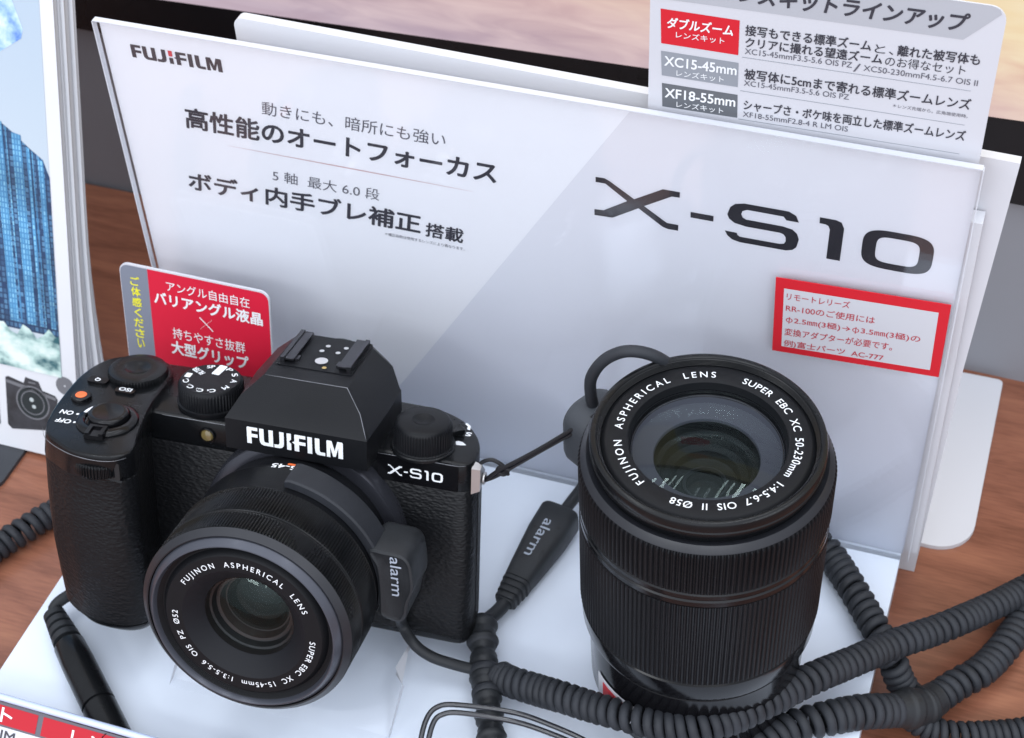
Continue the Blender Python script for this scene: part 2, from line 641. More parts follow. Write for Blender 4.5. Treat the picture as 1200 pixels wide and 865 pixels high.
def rrect(x0, x1, y0, y1, r, n=5):
    """Rounded rectangle outline; r = one radius or (bl, br, tr, tl)."""
    rs = r if hasattr(r, '__len__') else (r,) * 4
    out = []
    for (cx, cy, q, a) in ((x0 + rs[0], y0 + rs[0], rs[0], PI), (x1 - rs[1], y0 + rs[1], rs[1], 1.5 * PI),
                           (x1 - rs[2], y1 - rs[2], rs[2], 0), (x0 + rs[3], y1 - rs[3], rs[3], 0.5 * PI)):
        for k in range(n + 1):
            t = a + 0.5 * PI * k / n
            out.append((cx + q * math.cos(t), cy + q * math.sin(t)))
    return out


def slab(bm, outline, fn0, fn1, mi=0):
    """Prism between two placements of an outline."""
    loft(bm, [[fn0(*p) for p in outline], [fn1(*p) for p in outline]], mi=mi)


FUJI = []
# letter strokes of the maker's wordmark, in units of the letter height


def wordmark(bm, x0, x1, z0, h, fn, dot=None):
    k = (x1 - x0) / 6.47

    def R(a, b, c, d, mi=0):
        poly(bm, [(x0 + a * k, z0 + c * h), (x0 + b * k, z0 + c * h), (x0 + b * k, z0 + d * h), (x0 + a * k, z0 + d * h)], fn, mi)

    def Pq(L, mi=0):
        poly(bm, [(x0 + a * k, z0 + c * h) for a, c in L], fn, mi)
    Pq([(0, 0), (.31, 0), (.31, .40), (.73, .40), (.73, .60), (.31, .60), (.31, .80), (.73, .80), (.73, 1), (0.04, 1), (0, .96)])
    Pq([(.85, 1), (.85, .33), (.88, .17), (.97, .05), (1.12, 0), (1.78, 0), (1.78, 1), (1.48, 1), (1.48, .20), (1.24, .20), (1.17, .25), (1.15, .36), (1.15, 1)])
    Pq([(1.85, 0), (2.22, 0), (2.38, .05), (2.48, .16), (2.51, .33), (2.51, 1), (2.21, 1), (2.21, .34), (2.17, .23), (2.08, .20), (1.85, .20)])
    if dot is None:
        Pq([(2.71, 0), (3.0, 0), (3.0, .38), (2.86, .52), (3.0, .66), (3.0, 1), (2.71, 1)])
    else:
        R(2.71, 3.0, 0, .46)
        Pq([(2.71, .56), (2.95, .56), (3.0, .64), (3.0, 1.0), (2.71, 1.0)], dot)
    Pq([(3.22, 0), (3.53, 0), (3.53, .40), (3.97, .40), (3.97, .60), (3.53, .60), (3.53, .80), (3.97, .80), (3.97, 1), (3.26, 1), (3.22, .96), (3.22, .58), (3.06, .50), (3.22, .42)])
    R(4.1, 4.41, 0, 1)
    Pq([(4.6, 1), (4.6, .30), (4.64, .12), (4.76, .02), (4.9, 0), (5.28, 0), (5.28, .20), (4.98, .20), (4.92, .24), (4.91, .34), (4.91, 1)])
    Pq([(5.38, 0), (5.62, 0), (5.62, .62), (5.80, .06), (5.98, .06), (6.16, .62), (6.16, 0), (6.47, 0), (6.47, .94), (6.42, 1), (6.10, 1), (5.92, .42), (5.72, 1), (5.42, 1), (5.38, .95)])


def model_logo(bm, x0, z0, w, h, fn, nudge=0.0):
    """Wide model lettering drawn from its own outlines; nudge thickens nothing, only places."""
    kx, kz = w / 97.7, h / 14.5

    def T(L):
        return [(x0 + (a + 52.05) * kx, z0 + (c - 119.0) * kz) for a, c in L]

    def P(L):
        poly(bm, T(L), fn)
    P([(-51.6, 133.4), (-48.9, 133.5), (-47.3, 132.7), (-40.0, 127.78), (-31.6, 133.3), (-26.6, 133.3), (-26.6, 131.3), (-28.9, 131.25),
       (-37.0, 125.9), (-30.1, 121.2), (-26.7, 121.2), (-26.7, 119.05), (-29.8, 119.0), (-31.4, 119.5), (-38.7, 124.7), (-46.5, 119.4),
       (-52.0, 119.2), (-52.0, 121.4), (-49.2, 121.6), (-42.1, 126.6), (-48.7, 131.6), (-51.6, 131.55)])
    P([(-23.25, 126.9), (-16.5, 126.9), (-16.5, 124.85), (-23.2, 124.85)])
    P([(7.84, 130.1), (4.26, 130.1), (3.43, 131.25), (-7.0, 131.3), (-8.3, 130.6), (-8.6, 129.4), (-8.1, 128.3), (-7.1, 127.75), (3.45, 127.7),
       (6.2, 127.2), (7.6, 126), (8.3, 124), (7.8, 121), (6.8, 119.8), (5, 119.15), (-8.46, 119.05), (-10.8, 119.6), (-12.2, 120.8), (-13, 122.4),
       (-9.55, 122.3), (-9.2, 121.5), (-8.5, 121.1), (3.0, 121.15), (4.2, 121.5), (4.64, 122.5), (4.5, 124), (3.8, 124.9), (2.8, 125.2),
       (-7.0, 125.2), (-10.4, 125.8), (-12, 127), (-12.6, 128.5), (-11.85, 131.3), (-10.5, 132.7), (-7.9, 133.4), (4.8, 133.4), (6.9, 132.3)])
    P([(13.5, 133.35), (18.0, 133.35), (19.6, 132.8), (20.5, 130.8), (20.4, 118.95), (16.56, 118.95), (16.6, 129.6), (16.1, 130.8), (15.2, 131.2), (13.55, 131.2)])

    def sup(cx, cy, a, b, e, n=48):
        return [(cx + a * math.copysign(abs(math.cos(t)) ** (2 / e), math.cos(t)), cy + b * math.copysign(abs(math.sin(t)) ** (2 / e), math.sin(t)))
                for t in [2 * PI * i / n for i in range(n)]]
    strip(bm, T(sup(35.8, 125.9, 9.85, 6.9, 3.6)), T(sup(35.8, 125.9, 6.0, 4.6, 4.2)), fn)


# ================================================================== SETTING
bm = bmesh.new()
box(bm, -900, 900, -500, 186, -42, -17)
o = obj('table', bm, M_WOOD, smooth=False)
tag(o, kind='structure')

# partition behind the table, under the monitor
ang = math.atan2(-0.0245, 1)
MB_ = Matrix.Translation((0, 178.1, 0)) @ Matrix.Rotation(ang, 4, 'Z')
bm = bmesh.new()
box(bm, -900, 900, 2, 30, -400, 72, MB_)
o = obj('wall', bm, M_WALL, smooth=False)
tag(o, kind='structure')

# ================================================================== monitor
mon = thing('monitor', 'black framed monitor showing a pale pink and gold sunlit shore behind the signs', 'monitor', (-120, 178, 66))
mon_off = Vector((-120, 178, 66))
bm = bmesh.new()
MM = Matrix.Translation(-mon_off) @ MB_
box(bm, -420, 420, -1.5, 26, 66.5, 420, MM)
obj('frame', bm, M_BEZEL, mon, bevel=0.8)
bm = bmesh.new()
poly(bm, [(-405, 81.8), (405, 114.5), (405, 405), (-405, 405)], lambda a, b: MM @ Vector((a, -1.8, b)))


def screen_mat():
    m = bpy.data.materials.new('screen_picture')
    m.use_nodes = True
    nt = m.node_tree
    b = nt.nodes['Principled BSDF']
    b.inputs['Base Color'].default_value = (0.01, 0.01, 0.01, 1)
    b.inputs['Roughness'].default_value = 0.3
    tc = nt.nodes.new('ShaderNodeTexCoord')
    mp = nt.nodes.new('ShaderNodeMapping')
    mp.inputs['Scale'].default_value = (9, 9, 42)
    n = nt.nodes.new('ShaderNodeTexNoise')
    n.inputs['Scale'].default_value = 3.2
    n.inputs['Detail'].default_value = 6
    n.inputs['Distortion'].default_value = 0.6
    sx = nt.nodes.new('ShaderNodeSeparateXYZ')
    mr = nt.nodes.new('ShaderNodeMapRange')
    mr.inputs[1].default_value, mr.inputs[2].default_value = 0.020, 0.085
    cr = nt.nodes.new('ShaderNodeValToRGB')
    e = cr.color_ramp.elements
    e[0].position, e[0].color = 0.0, (0.56, 0.44, 0.52, 1)
    e[1].position, e[1].color = 1.0, (0.93, 0.76, 0.50, 1)
    e.new(0.45).color = (0.74, 0.54, 0.53, 1)
    e.new(0.75).color = (0.86, 0.64, 0.50, 1)
    ad = nt.nodes.new('ShaderNodeMath')
    ad.operation = 'MULTIPLY_ADD'
    ad.inputs[1].default_value = 0.55
    hs = nt.nodes.new('ShaderNodeMixRGB')
    hs.blend_type = 'SOFT_LIGHT'
    hs.inputs[0].default_value = 0.75
    l = nt.links.new
    l(tc.outputs['Object'], mp.inputs['Vector'])
    l(mp.outputs['Vector'], n.inputs['Vector'])
    l(tc.outputs['Object'], sx.inputs[0])
    l(sx.outputs['Z'], mr.inputs[0])
    l(n.outputs['Fac'], ad.inputs[0])
    sb = nt.nodes.new('ShaderNodeMath')
    sb.operation = 'SUBTRACT'
    sb.inputs[1].default_value = 0.27
    mx2 = nt.nodes.new('ShaderNodeMapRange')
    mx2.inputs[1].default_value, mx2.inputs[2].default_value = -0.12, 0.19
    mx2.inputs[3].default_value, mx2.inputs[4].default_value = -0.22, 0.30
    l(sx.outputs['X'], mx2.inputs[0])
    a2 = nt.nodes.new('ShaderNodeMath')
    a2.operation = 'ADD'
    l(mr.outputs[0], a2.inputs[0])
    l(mx2.outputs[0], a2.inputs[1])
    l(a2.outputs[0], ad.inputs[2])
    l(ad.outputs[0], sb.inputs[0])
    l(sb.outputs[0], cr.inputs['Fac'])
    l(cr.outputs['Color'], hs.inputs[1])
    l(n.outputs['Fac'], hs.inputs[2])
    l(hs.outputs['Color'], b.inputs['Emission Color'])
    b.inputs['Emission Strength'].default_value = 0.62
    return m


obj('screen', bm, screen_mat(), mon, smooth=False)

# ================================================================== display base
bm = bmesh.new()
box(bm, -209.3, 52.0, -84, 69.3, -17, 0)
o = obj('display_base', bm, M_BASE, bevel=0.5)
tag(o, 'low white display plinth carrying the camera and the upright lens', 'display base')

# ================================================================== back board
bm = bmesh.new()
outl = [(-166, -17), (57, -17), (59.5, 80), (63.2, 156.6)] + [(-166 + 3 - 3 * math.sin(t), 162.3 - 3 + 3 * math.cos(t)) for t in np.linspace(0.08, PI / 2, 6)]
slab(bm, outl, lambda a, b: (a, 77.0, b), lambda a, b: (a, 80.2, b))
o = obj('back_board', bm, M_BOARD, angle=30)
tag(o, 'plain white foam board standing upright behind the large printed sign', 'board')

# white rounded card lying on the table
bm = bmesh.new()
slab(bm, rrect(-60, 73.5, 88.5, 175, (10, 13, 2, 2), 8), lambda a, b: (a, b, -16.9), lambda a, b: (a, b, -15.2))
o = obj('mat_board', bm, M_BOARD)
tag(o, 'white board with a rounded corner lying flat on the wood at right', 'board')

# ================================================================== main sign
sign = thing('sign_board', 'large white and grey camera sign in a clear acrylic holder, red bordered note at right', 'sign', (-77, 69, 0))
SO = Vector((-77, 69, 0))


def on_sign(dy):
    return lambda a, b: Vector((a, 69.0 + dy, b)) - SO


bm = bmesh.new()
PAPER_L = [(-207.2, 0.2), (-138.9, 0.2), (-40.9, 159.6), (-207.2, 159.6)]
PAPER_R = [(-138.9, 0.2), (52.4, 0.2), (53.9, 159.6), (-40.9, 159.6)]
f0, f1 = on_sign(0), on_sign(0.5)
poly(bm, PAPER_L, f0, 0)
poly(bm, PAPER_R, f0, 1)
poly(bm, [(-207.2, 0.2), (-207.2, 159.6), (53.9, 159.6), (52.4, 0.2)], f1, 0)
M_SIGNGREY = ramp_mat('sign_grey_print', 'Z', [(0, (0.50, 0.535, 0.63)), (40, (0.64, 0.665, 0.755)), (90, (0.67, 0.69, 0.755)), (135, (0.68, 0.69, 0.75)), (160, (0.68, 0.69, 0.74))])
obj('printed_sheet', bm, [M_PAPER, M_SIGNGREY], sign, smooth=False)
fi = on_sign(-0.12)
bm = bmesh.new()
wordmark(bm, -198.2, -167.8, 147.6, 4.7, fi, dot=1)
obj('maker_wordmark', bm, [M_SOFTINK, M_REDINK], sign, smooth=False)
bm = bmesh.new()
model_logo(bm, -52.05, 119.0, 97.7, 14.5, fi)
obj('model_lettering', bm, M_BLACKINK, sign, smooth=False)
bm = bmesh.new()
text_fit(bm, '動きにも、暗所にも強い', -157.1, -97.1, 134.4, 5.1, fi, 0.0, 0.14, 1)
text_fit(bm, '高性能のオートフォーカス', -184.6, -81.5, 124.0, 7.9, fi, 0.024, 0.14)
text_fit(bm, '5 軸  最大 6.0 段', -157.3, -120.6, 108.9, 4.6, fi, 0.0, 0.14, 1)
text_fit(bm, 'ボディ内手ブレ補正', -188.3, -107.6, 98.7, 7.6, fi, 0.024, 0.14)
text_fit(bm, '搭載', -106.8, -93.8, 98.2, 5.6, fi, 0.02, 0.14)
text_fit(bm, '＊補正段数は使用するレンズにより異なります。', -120.6, -94, 95.2, 1.35, fi, 0.0, 0.0, 1)
obj('headline_lettering', bm, [M_SOFTINK, M_THININK], sign, smooth=False)
bm = bmesh.new()
poly(bm, [(-171, 119.75), (-130, 119.5), (-90, 119.5), (-90, 119.55), (-130, 119.85), (-171, 119.8)], fi)
obj('rule', bm, mat('faded_red_ink', (0.50, 0.27, 0.28), 0.5), sign, smooth=False)
# stuck-on note
fs = on_sign(-3.25)
bm = bmesh.new()
slab(bm, [(3.35, 111.2), (4.2, 82.4), (53.2, 84.9), (52.9, 113.1)], on_sign(-3.3), on_sign(-3.0))
note = obj('note_sticker', bm, M_CARDRED, sign, smooth=False)
bm = bmesh.new()
poly(bm, [(6.0, 107.7), (6.85, 84.9), (50.4, 87.1), (49.9, 109.6)], on_sign(-3.36))
obj('note_panel', bm, M_CARD, note, smooth=False)
fn_ = on_sign(-3.42)
bm = bmesh.new()
text_fit(bm, 'リモートレリーズ', 7.0, 25.2, 103.7, 2.6, fn_, 0.006, 0, 0, 104.9)
text_fit(bm, 'RR-100のご使用には', 7.1, 32.8, 99.1, 2.7, fn_, 0.006, 0, 0, 100.8)
for px_, pz_ in ((7.4, 94.5), (26.8, 95.65)):
    strip(bm, [(px_ + 1.0 + 1.0 * math.cos(t), pz_ + 1.3 + 0.85 * math.sin(t)) for t in np.linspace(0, 2 * PI, 24, endpoint=False)],
          [(px_ + 1.0 + 0.72 * math.cos(t), pz_ + 1.3 + 0.62 * math.sin(t)) for t in np.linspace(0, 2 * PI, 24, endpoint=False)], fn_)
    poly(bm, [(px_ + 0.87, pz_), (px_ + 1.13, pz_), (px_ + 1.13, pz_ + 2.6), (px_ + 0.87, pz_ + 2.6)], on_sign(-3.44))
text_fit(bm, '2.5㎜(3極)→', 9.8, 26.2, 94.5, 2.9, fn_, 0.006, 0, 0, 95.5)
text_fit(bm, '3.5㎜(3極)の', 29.3, 46.2, 95.7, 2.9, fn_, 0.006, 0, 0, 96.7)
text_fit(bm, '変換アダプターが必要です。', 7.4, 38.8, 89.6, 2.9, fn_, 0.006, 0, 0, 91.8)
text_fit(bm, '例)富士パーツ  AC-777', 7.5, 36.8, 84.9, 2.9, fn_, 0.006, 0, 0, 86.7)
obj('note_lettering', bm, M_REDTEXT, note, smooth=False)
# acrylic holder
bm = bmesh.new()
box(bm, -207.6, 54.4, -2.8, -0.8, 0, 160.4)
obj('acrylic_pane', bm, M_ACRYLIC, sign, smooth=False).location = Vector((77, 0, 0)) * S
bm = bmesh.new()
box(bm, -190, 56.9, 1.5, 7.2, 0, 139.5)
obj('back_pocket', bm, M_BOARD, sign, smooth=False, bevel=0.6).location = Vector((77, 0, 0)) * S
bm = bmesh.new()
box(bm, -207.6, 54.4, -2.85, -0.75, 160.42, 160.75)
box(bm, 54.42, 54.7, -2.85, -0.75, 0, 160.3)
box(bm, -207.9, -207.62, -2.85, -0.75, 0, 160.3)
obj('acrylic_edge', bm, M_ACRYLEDGE, sign, smooth=False).location = Vector((77, 0, 0)) * S

# ================================================================== lens kit card
card = thing('lineup_card', 'pale printed card listing lens kits, standing up above the sign at right', 'card', (8, 71.6, 100))
CO = Vector((8, 71.6, 100))


def on_card(dy):
    return lambda a, b: Vector((a, 71.6 + dy, b)) - CO


bm = bmesh.new()
slab(bm, rrect(-37.2, 52.9, 141, 206.0, (1, 1, 4.2, 4.2), 6), on_card(0), on_card(0.5))
obj('card_sheet', bm, M_CARD, card, smooth=False)
f2 = on_card(-0.10)
f3 = on_card(-0.20)
bm = bmesh.new()
poly(bm, [(-29.4, 194.2), (43.5, 195.3), (51.6, 204.0), (51.0, 205.3), (49, 206.0), (-33, 206.0), (-36.6, 203.0), (-36.9, 194.1)], f2, 0)
poly(bm, [(-34.3, 191.1), (-33.9, 180.4), (-12.9, 180.4), (-13.1, 191.1)], f2, 1)
poly(bm, [(-33.9, 178.0), (-33.5, 170.2), (-12.5, 170.3), (-12.7, 178.0)], f2, 2)
poly(bm, [(-33.4, 167.7), (-33.1, 160.0), (-12.1, 160.3), (-12.4, 167.8)], f2, 3)
for z in (179.9, 169.2, 159.9):
    poly(bm, [(-11.8, z), (47.5, z + 0.6), (47.5, z + 0.75), (-11.8, z + 0.18)], f2, 2)
obj('colour_panel', bm, [M_CARDBAND, M_CARDRED, M_CARDGREY, M_CARDDARK], card, smooth=False)
bm = bmesh.new()
text_fit(bm, 'レンズキットラインアップ', -18.5, 44.3, 196.6, 5.4, f3, 0.026, 0.16, 0, 197.6)
text_fit(bm, '接写もできる標準ズーム', -11.4, 21.2, 186.9, 3.2, f3, 0.016, 0, 0, 187.9)
text_fit(bm, 'と、', 22.2, 27.0, 187.6, 2.6, f3, 0.0, 0, 0, 187.8)
text_fit(bm, '離れた被写体も', 28.0, 48.4, 187.8, 3.2, f3, 0.016, 0, 0, 188.6)
text_fit(bm, 'クリアに撮れる望遠ズーム', -11.2, 24.4, 183.3, 3.1, f3, 0.016, 0, 0, 184.5)
text_fit(bm, 'のお得なセット', 25.2, 45.4, 184.2, 3.0, f3, 0.0, 0, 0, 185.0)
text_fit(bm, 'XC15-45mmF3.5-5.6 OIS PZ', -11.2, 17.0, 181.2, 1.75, f3, 0.0, 0, 1, 182.0)
text_fit(bm, '/', 17.4, 19.2, 181.0, 2.6, f3, 0.0, 0, 1)
text_fit(bm, 'XC50-230mmF4.5-6.7 OIS II', 20.0, 48.9, 181.7, 1.75, f3, 0.0, 0, 1, 182.4)
text_fit(bm, '被写体に5cmまで寄れる標準ズームレンズ', -10.9, 48.1, 173.3, 3.4, f3, 0.014, 0, 0, 174.8)
text_fit(bm, 'XC15-45mmF3.5-5.6 OIS PZ', -10.9, 17.2, 171.2, 1.7, f3, 0.0, 0, 1, 172.0)
text_fit(bm, '＊レンズ先端から。広角端使用時。', 28.7, 47.9, 171.9, 1.15, f3, 0.0, 0, 1, 172.2)
text_fit(bm, 'シャープさ・ボケ味を両立した標準ズームレンズ', -10.5, 48.2, 163.4, 3.3, f3, 0.014, 0, 0, 164.9)
text_fit(bm, 'XF18-55mmF2.8-4 R LM OIS', -10.6, 17.9, 161.1, 1.7, f3, 0.0, 0, 1, 161.8)
obj('body_lettering', bm, [M_SOFTINK, M_THININK], card, smooth=False)
bm = bmesh.new()
text_fit(bm, 'ダブルズーム', -32.5, -14.4, 185.6, 3.3, f3, 0.022, 0.1, 0, 186.1)
text_fit(bm, 'レンズキット', -29.9, -16.8, 182.9, 2.0, f3, 0.004, 0, 0, 183.2)
text_fit(bm, 'XC15-45mm', -32.8, -13.1, 173.6, 3.0, f3, 0.022, 0, 0, 174.1)
text_fit(bm, 'レンズキット', -29.4, -16.4, 170.8, 2.0, f3, 0.004, 0, 0, 171.1)
text_fit(bm, 'XF18-55mm', -32.4, -12.9, 163.3, 3.0, f3, 0.022, 0, 0, 163.9)
text_fit(bm, 'レンズキット', -29.1, -16.0, 160.6, 2.0, f3, 0.004, 0, 0, 160.9)
obj('panel_lettering', bm, M_WHITEINK, card, smooth=False)

# ================================================================== red point-of-sale card behind the camera
th = math.radians(12)
PU, PV, PN = Vector((1, 0, 0)), Vector((0, math.sin(th), math.cos(th))), Vector((0, -math.cos(th), math.sin(th)))
pop0 = Vector((-160, 48, 78))
popb = pop0 + PV * -78 + PU * -20
pop = thing('pop_card', 'small red and grey upright card with rounded corners behind the camera', 'card', tuple(popb))


def on_pop(d):
    return lambda a, b: pop0 + PU * a + PV * b + PN * d - popb


bm = bmesh.new()
slab(bm, rrect(-47.2, 6.3, -78, 2.3, (1, 1, 3.2, 3.2), 6), on_pop(0), on_pop(-0.8))
obj('card_sheet', bm, M_CARD, pop, smooth=False)
bm = bmesh.new()
poly(bm, rrect(-36.9, 6.1, -78, 1.75, (0.6, 0.6, 3.0, 0.02), 6), on_pop(0.08), 0)
poly(bm, rrect(-47.0, -36.9, -78, 1.75, (0.6, 0.02, 0.02, 3.0), 6), on_pop(0.08), 1)
obj('colour_panel', bm, [M_POPRED, M_POPGREY], pop, smooth=False)
bm = bmesh.new()
fp = on_pop(0.16)
text_fit(bm, 'アングル自由自在', -30.3, -0.6, -4.9, 3.7, fp, 0.002)
text_fit(bm, 'バリアングル液晶', -35.2, 3.6, -10.6, 4.6, fp, 0.026)
for s in (1, -1):
    poly(bm, [(-19.0, -14.55 + 2.2 * s), (-14.4, -14.55 - 2.2 * s), (-14.6, -14.85 - 2.2 * s), (-19.2, -14.85 + 2.2 * s)], fp)
text_fit(bm, '持ちやすさ抜群', -29.5, -3.2, -22.8, 4.2, fp, 0.002)
text_fit(bm, '大型グリップ', -30.4, -2.4, -28.9, 5.0, fp, 0.026)
obj('white_lettering', bm, M_WHITEINK, pop, smooth=False)
bm = bmesh.new()
for i, ch in enumerate('ご体感ください'):
    z = -1.4 - (i + 1) * 4.0
    text_fit(bm, ch, -43.5 - 0.02 * i + (0.5 if ch in 'くい' else 0), -40.2 - (0.4 if ch in 'くい' else 0), z, 3.3, fp, 0.02)
obj('yellow_lettering', bm, M_YELLOW, pop, smooth=False)

# ================================================================== brochures at the left
th = math.radians(18)
BU, BV, BN = Vector((1, 0, 0)), Vector((0, math.sin(th), math.cos(th))), Vector((0, -math.cos(th), math.sin(th)))
bro0 = Vector((-271.9, 37.2, -15.0))


def on_bro(d, org=bro0):
    return lambda a, b: bro0 + BU * a + BV * b + BN * d - org


stand = thing('brochure_stand', 'dark flat stand foot under the leaning brochures at the left edge', 'stand', (-300, 40, -17))
bm = bmesh.new()
slab(bm, rrect(-60, 38.5, -22, 40, 4), lambda a, b: (a, b, 0), lambda a, b: (a, b, 1.6))
obj('foot', bm, M_STAND, stand)
bm = bmesh.new()
for (a, b, c, d) in ((-60, 24, 20, 250),):
    fns = on_bro(-16, Vector((-300, 40, -17)))
    fns2 = on_bro(-18.5, Vector((-300, 40, -17)))
    slab(bm, [(a, 2), (b, 2), (b, d), (a, d)], fns, fns2)
obj('back_rest', bm, M_STAND, stand)

M_SKYPRINT = ramp_mat('cover_sky_print', 'Z', [(30, (0.52, 0.58, 0.62)), (100, (0.47, 0.54, 0.60)), (150, (0.41, 0.49, 0.57)), (200, (0.36, 0.46, 0.56))])


def facade(name, c1, c2, gap, w, h):
    """Printed facade: rows of small panes on the object's X-Z plane."""
    m = bpy.data.materials.new(name)
    m.use_nodes = True
    nt = m.node_tree
    b = nt.nodes['Principled BSDF']
    tc = nt.nodes.new('ShaderNodeTexCoord')
    sx = nt.nodes.new('ShaderNodeSeparateXYZ')
    cx = nt.nodes.new('ShaderNodeCombineXYZ')
    br = nt.nodes.new('ShaderNodeTexBrick')
    br.offset = 0.0
    br.inputs['Color1'].default_value = (*c1, 1)
    br.inputs['Color2'].default_value = (*c2, 1)
    br.inputs['Mortar'].default_value = (*gap, 1)
    br.inputs['Scale'].default_value = 1.0
    br.inputs['Mortar Size'].default_value = 0.00028
    br.inputs['Brick Width'].default_value = w * S
    br.inputs['Row Height'].default_value = h * S
    n = nt.nodes.new('ShaderNodeTexNoise')
    n.inputs['Scale'].default_value = 55
    hs = nt.nodes.new('ShaderNodeHueSaturation')
    mr = nt.nodes.new('ShaderNodeMapRange')
    mr.inputs[1].default_value, mr.inputs[2].default_value = 0.3, 0.7
    mr.inputs[3].default_value, mr.inputs[4].default_value = 0.65, 1.4
    l = nt.links.new
    l(tc.outputs['Object'], sx.inputs[0])
    l(sx.outputs['X'], cx.inputs['X'])
    l(sx.outputs['Z'], cx.inputs['Y'])
    l(cx.outputs[0], br.inputs['Vector'])
    l(tc.outputs['Object'], n.inputs['Vector'])
    l(n.outputs['Fac'], mr.inputs[0])
    l(mr.outputs[0], hs.inputs['Value'])
    l(br.outputs['Color'], hs.inputs['Color'])
    l(hs.outputs['Color'], b.inputs['Base Color'])
    b.inputs['Roughness'].default_value = 0.4
    return m


M_TOWER = facade('cover_tower_print', (0.010, 0.035, 0.10), (0.085, 0.21, 0.36), (0.012, 0.04, 0.10), 1.7, 2.0)
M_TOWERLT = facade('cover_tower_light_print', (0.08, 0.27, 0.46), (0.20, 0.45, 0.62), (0.05, 0.19, 0.37), 1.15, 1.9)
M_FOLIAGE = blotch('cover_garden_print', (0.02, 0.10, 0.12), (0.72, 0.80, 0.76), 120, (1, 1, 1.6), (0.45, 0.62, 0.58))
M_ICE = blotch('cover_crystal_print', (0.10, 0.22, 0.55), (0.66, 0.78, 0.93), 160, (1, 1, 1), (0.34, 0.52, 0.82))


def booklet(name, label, d0, thick, right, sag, h=262):
    """A thin booklet leaning in the stack: pages sag outwards near its foot."""
    o_ = thing(name, label, 'brochure', tuple(bro0), 'brochures leaning in a stack')
    bm = bmesh.new()
    rows = 22
    rings = []
    for i in range(rows + 1):
        z = h * i / rows
        fl = sag * max(0.0, 1 - z / 95.0) ** 2
        xr = right + fl
        dd = d0 - 0.25 * fl
        rings.append([on_bro(dd)(-150, z), on_bro(dd)(xr, z), on_bro(dd - thick * 0.5)(xr - 0.3, z), on_bro(dd - thick)(xr, z), on_bro(dd - thick)(-150, z)])
    loft(bm, rings)
    for f in bm.faces:
        n = f.calc_center_median() - (BV * f.calc_center_median().dot(BV))
        if f.normal.dot(BU) > 0.5:
            f.material_index = 1
    bm.normal_update()
    for f in bm.faces:
        f.material_index = 1 if f.normal.dot(BU) > 0.5 else 0
    obj('pages', bm, [M_PAGES, M_PAGEDGE], o_, angle=25)
    return o_


top = booklet('brochure', 'frontmost brochure of the stack, cover picture of blue towers above a small camera', 0, 2.0, 34.0, 0.0)
fb = on_bro(0.12)
bm = bmesh.new()
PIC = [(-150, 35.5), (28.4, 33.9), (28.6, 115), (29.7, 262), (-150, 262)]
poly(bm, PIC, fb, 0)
fb2 = on_bro(0.20)
poly(bm, [(-150, 50), (28.3, 50), (28.7, 110), (26.5, 116), (22, 119), (14, 125), (8, 128.5), (0, 127.5), (-20, 120), (-150, 122)], fb2, 1)
fb3 = on_bro(0.28)
random.seed(3)
for (a, b, zt) in ((8.2, 11.6, 127.6), (12.6, 13.1, 125.6), (15.0, 18.6, 124.0), (20.3, 21.6, 119.8), (22.4, 22.8, 118.6), (24.6, 26.6, 116.2), (-4, 1.2, 126), (-16, -11, 121)):
    n = 9
    L = [(a + random.uniform(-.06, .06) + 0.9 * (1 - i / n), 53 + (zt - 53) * i / n) for i in range(n + 1)]
    Rr = [(b + random.uniform(-.06, .06) + 0.9 * (1 - i / n), 53 + (zt - 53 - 0.6) * i / n) for i in range(n + 1)]
    poly(bm, L + Rr[::-1], fb3, 2)
fb4 = on_bro(0.34)
gar = [(-150, 35.6), (28.3, 34.1), (28.35, 50.5)] + [(27 - i * 2.6, 50 + 2.6 * math.sin(i * 1.7) + 1.2 * math.sin(i * 3.1)) for i in range(24)] + [(-150, 52)]
poly(bm, gar, fb4, 3)
poly(bm, [(-30, 178), (14.5, 175), (19.0, 169.3), (22.4, 160), (21.4, 156.8), (13, 151.2), (5, 148), (-30, 150)], fb2, 4)
obj('cover_picture', bm, [M_SKYPRINT, M_TOWER, M_TOWERLT, M_FOLIAGE, M_ICE], top, smooth=False)
# small printed camera picture below the cover photograph
fb5 = on_bro(0.14)
fb6 = on_bro(0.2)
fb7 = on_bro(0.26)
bm = bmesh.new()
poly(bm, rrect(-30, 1.2, 8.5, 21, 1), fb5, 0)
poly(bm, [(4.8, 29.2), (6, 29.8), (12.3, 28.4), (13.2, 31.0), (18.5, 30.2), (19.8, 26.9), (25.0, 25.9), (26.0, 24.5), (23.8, 11.8), (21, 10.8), (6.0, 8.0), (4.3, 9.6)], fb5, 0)
poly(bm, [(5.0, 28.4), (12.3, 27.6), (19.8, 26.2), (25.4, 25.2), (25.2, 24.0), (5.0, 27.2)], fb6, 1)


def disc(cx, cz, r, n=28):
    return [(cx + r * math.cos(2 * PI * i / n), cz + r * math.sin(2 * PI * i / n)) for i in range(n)]


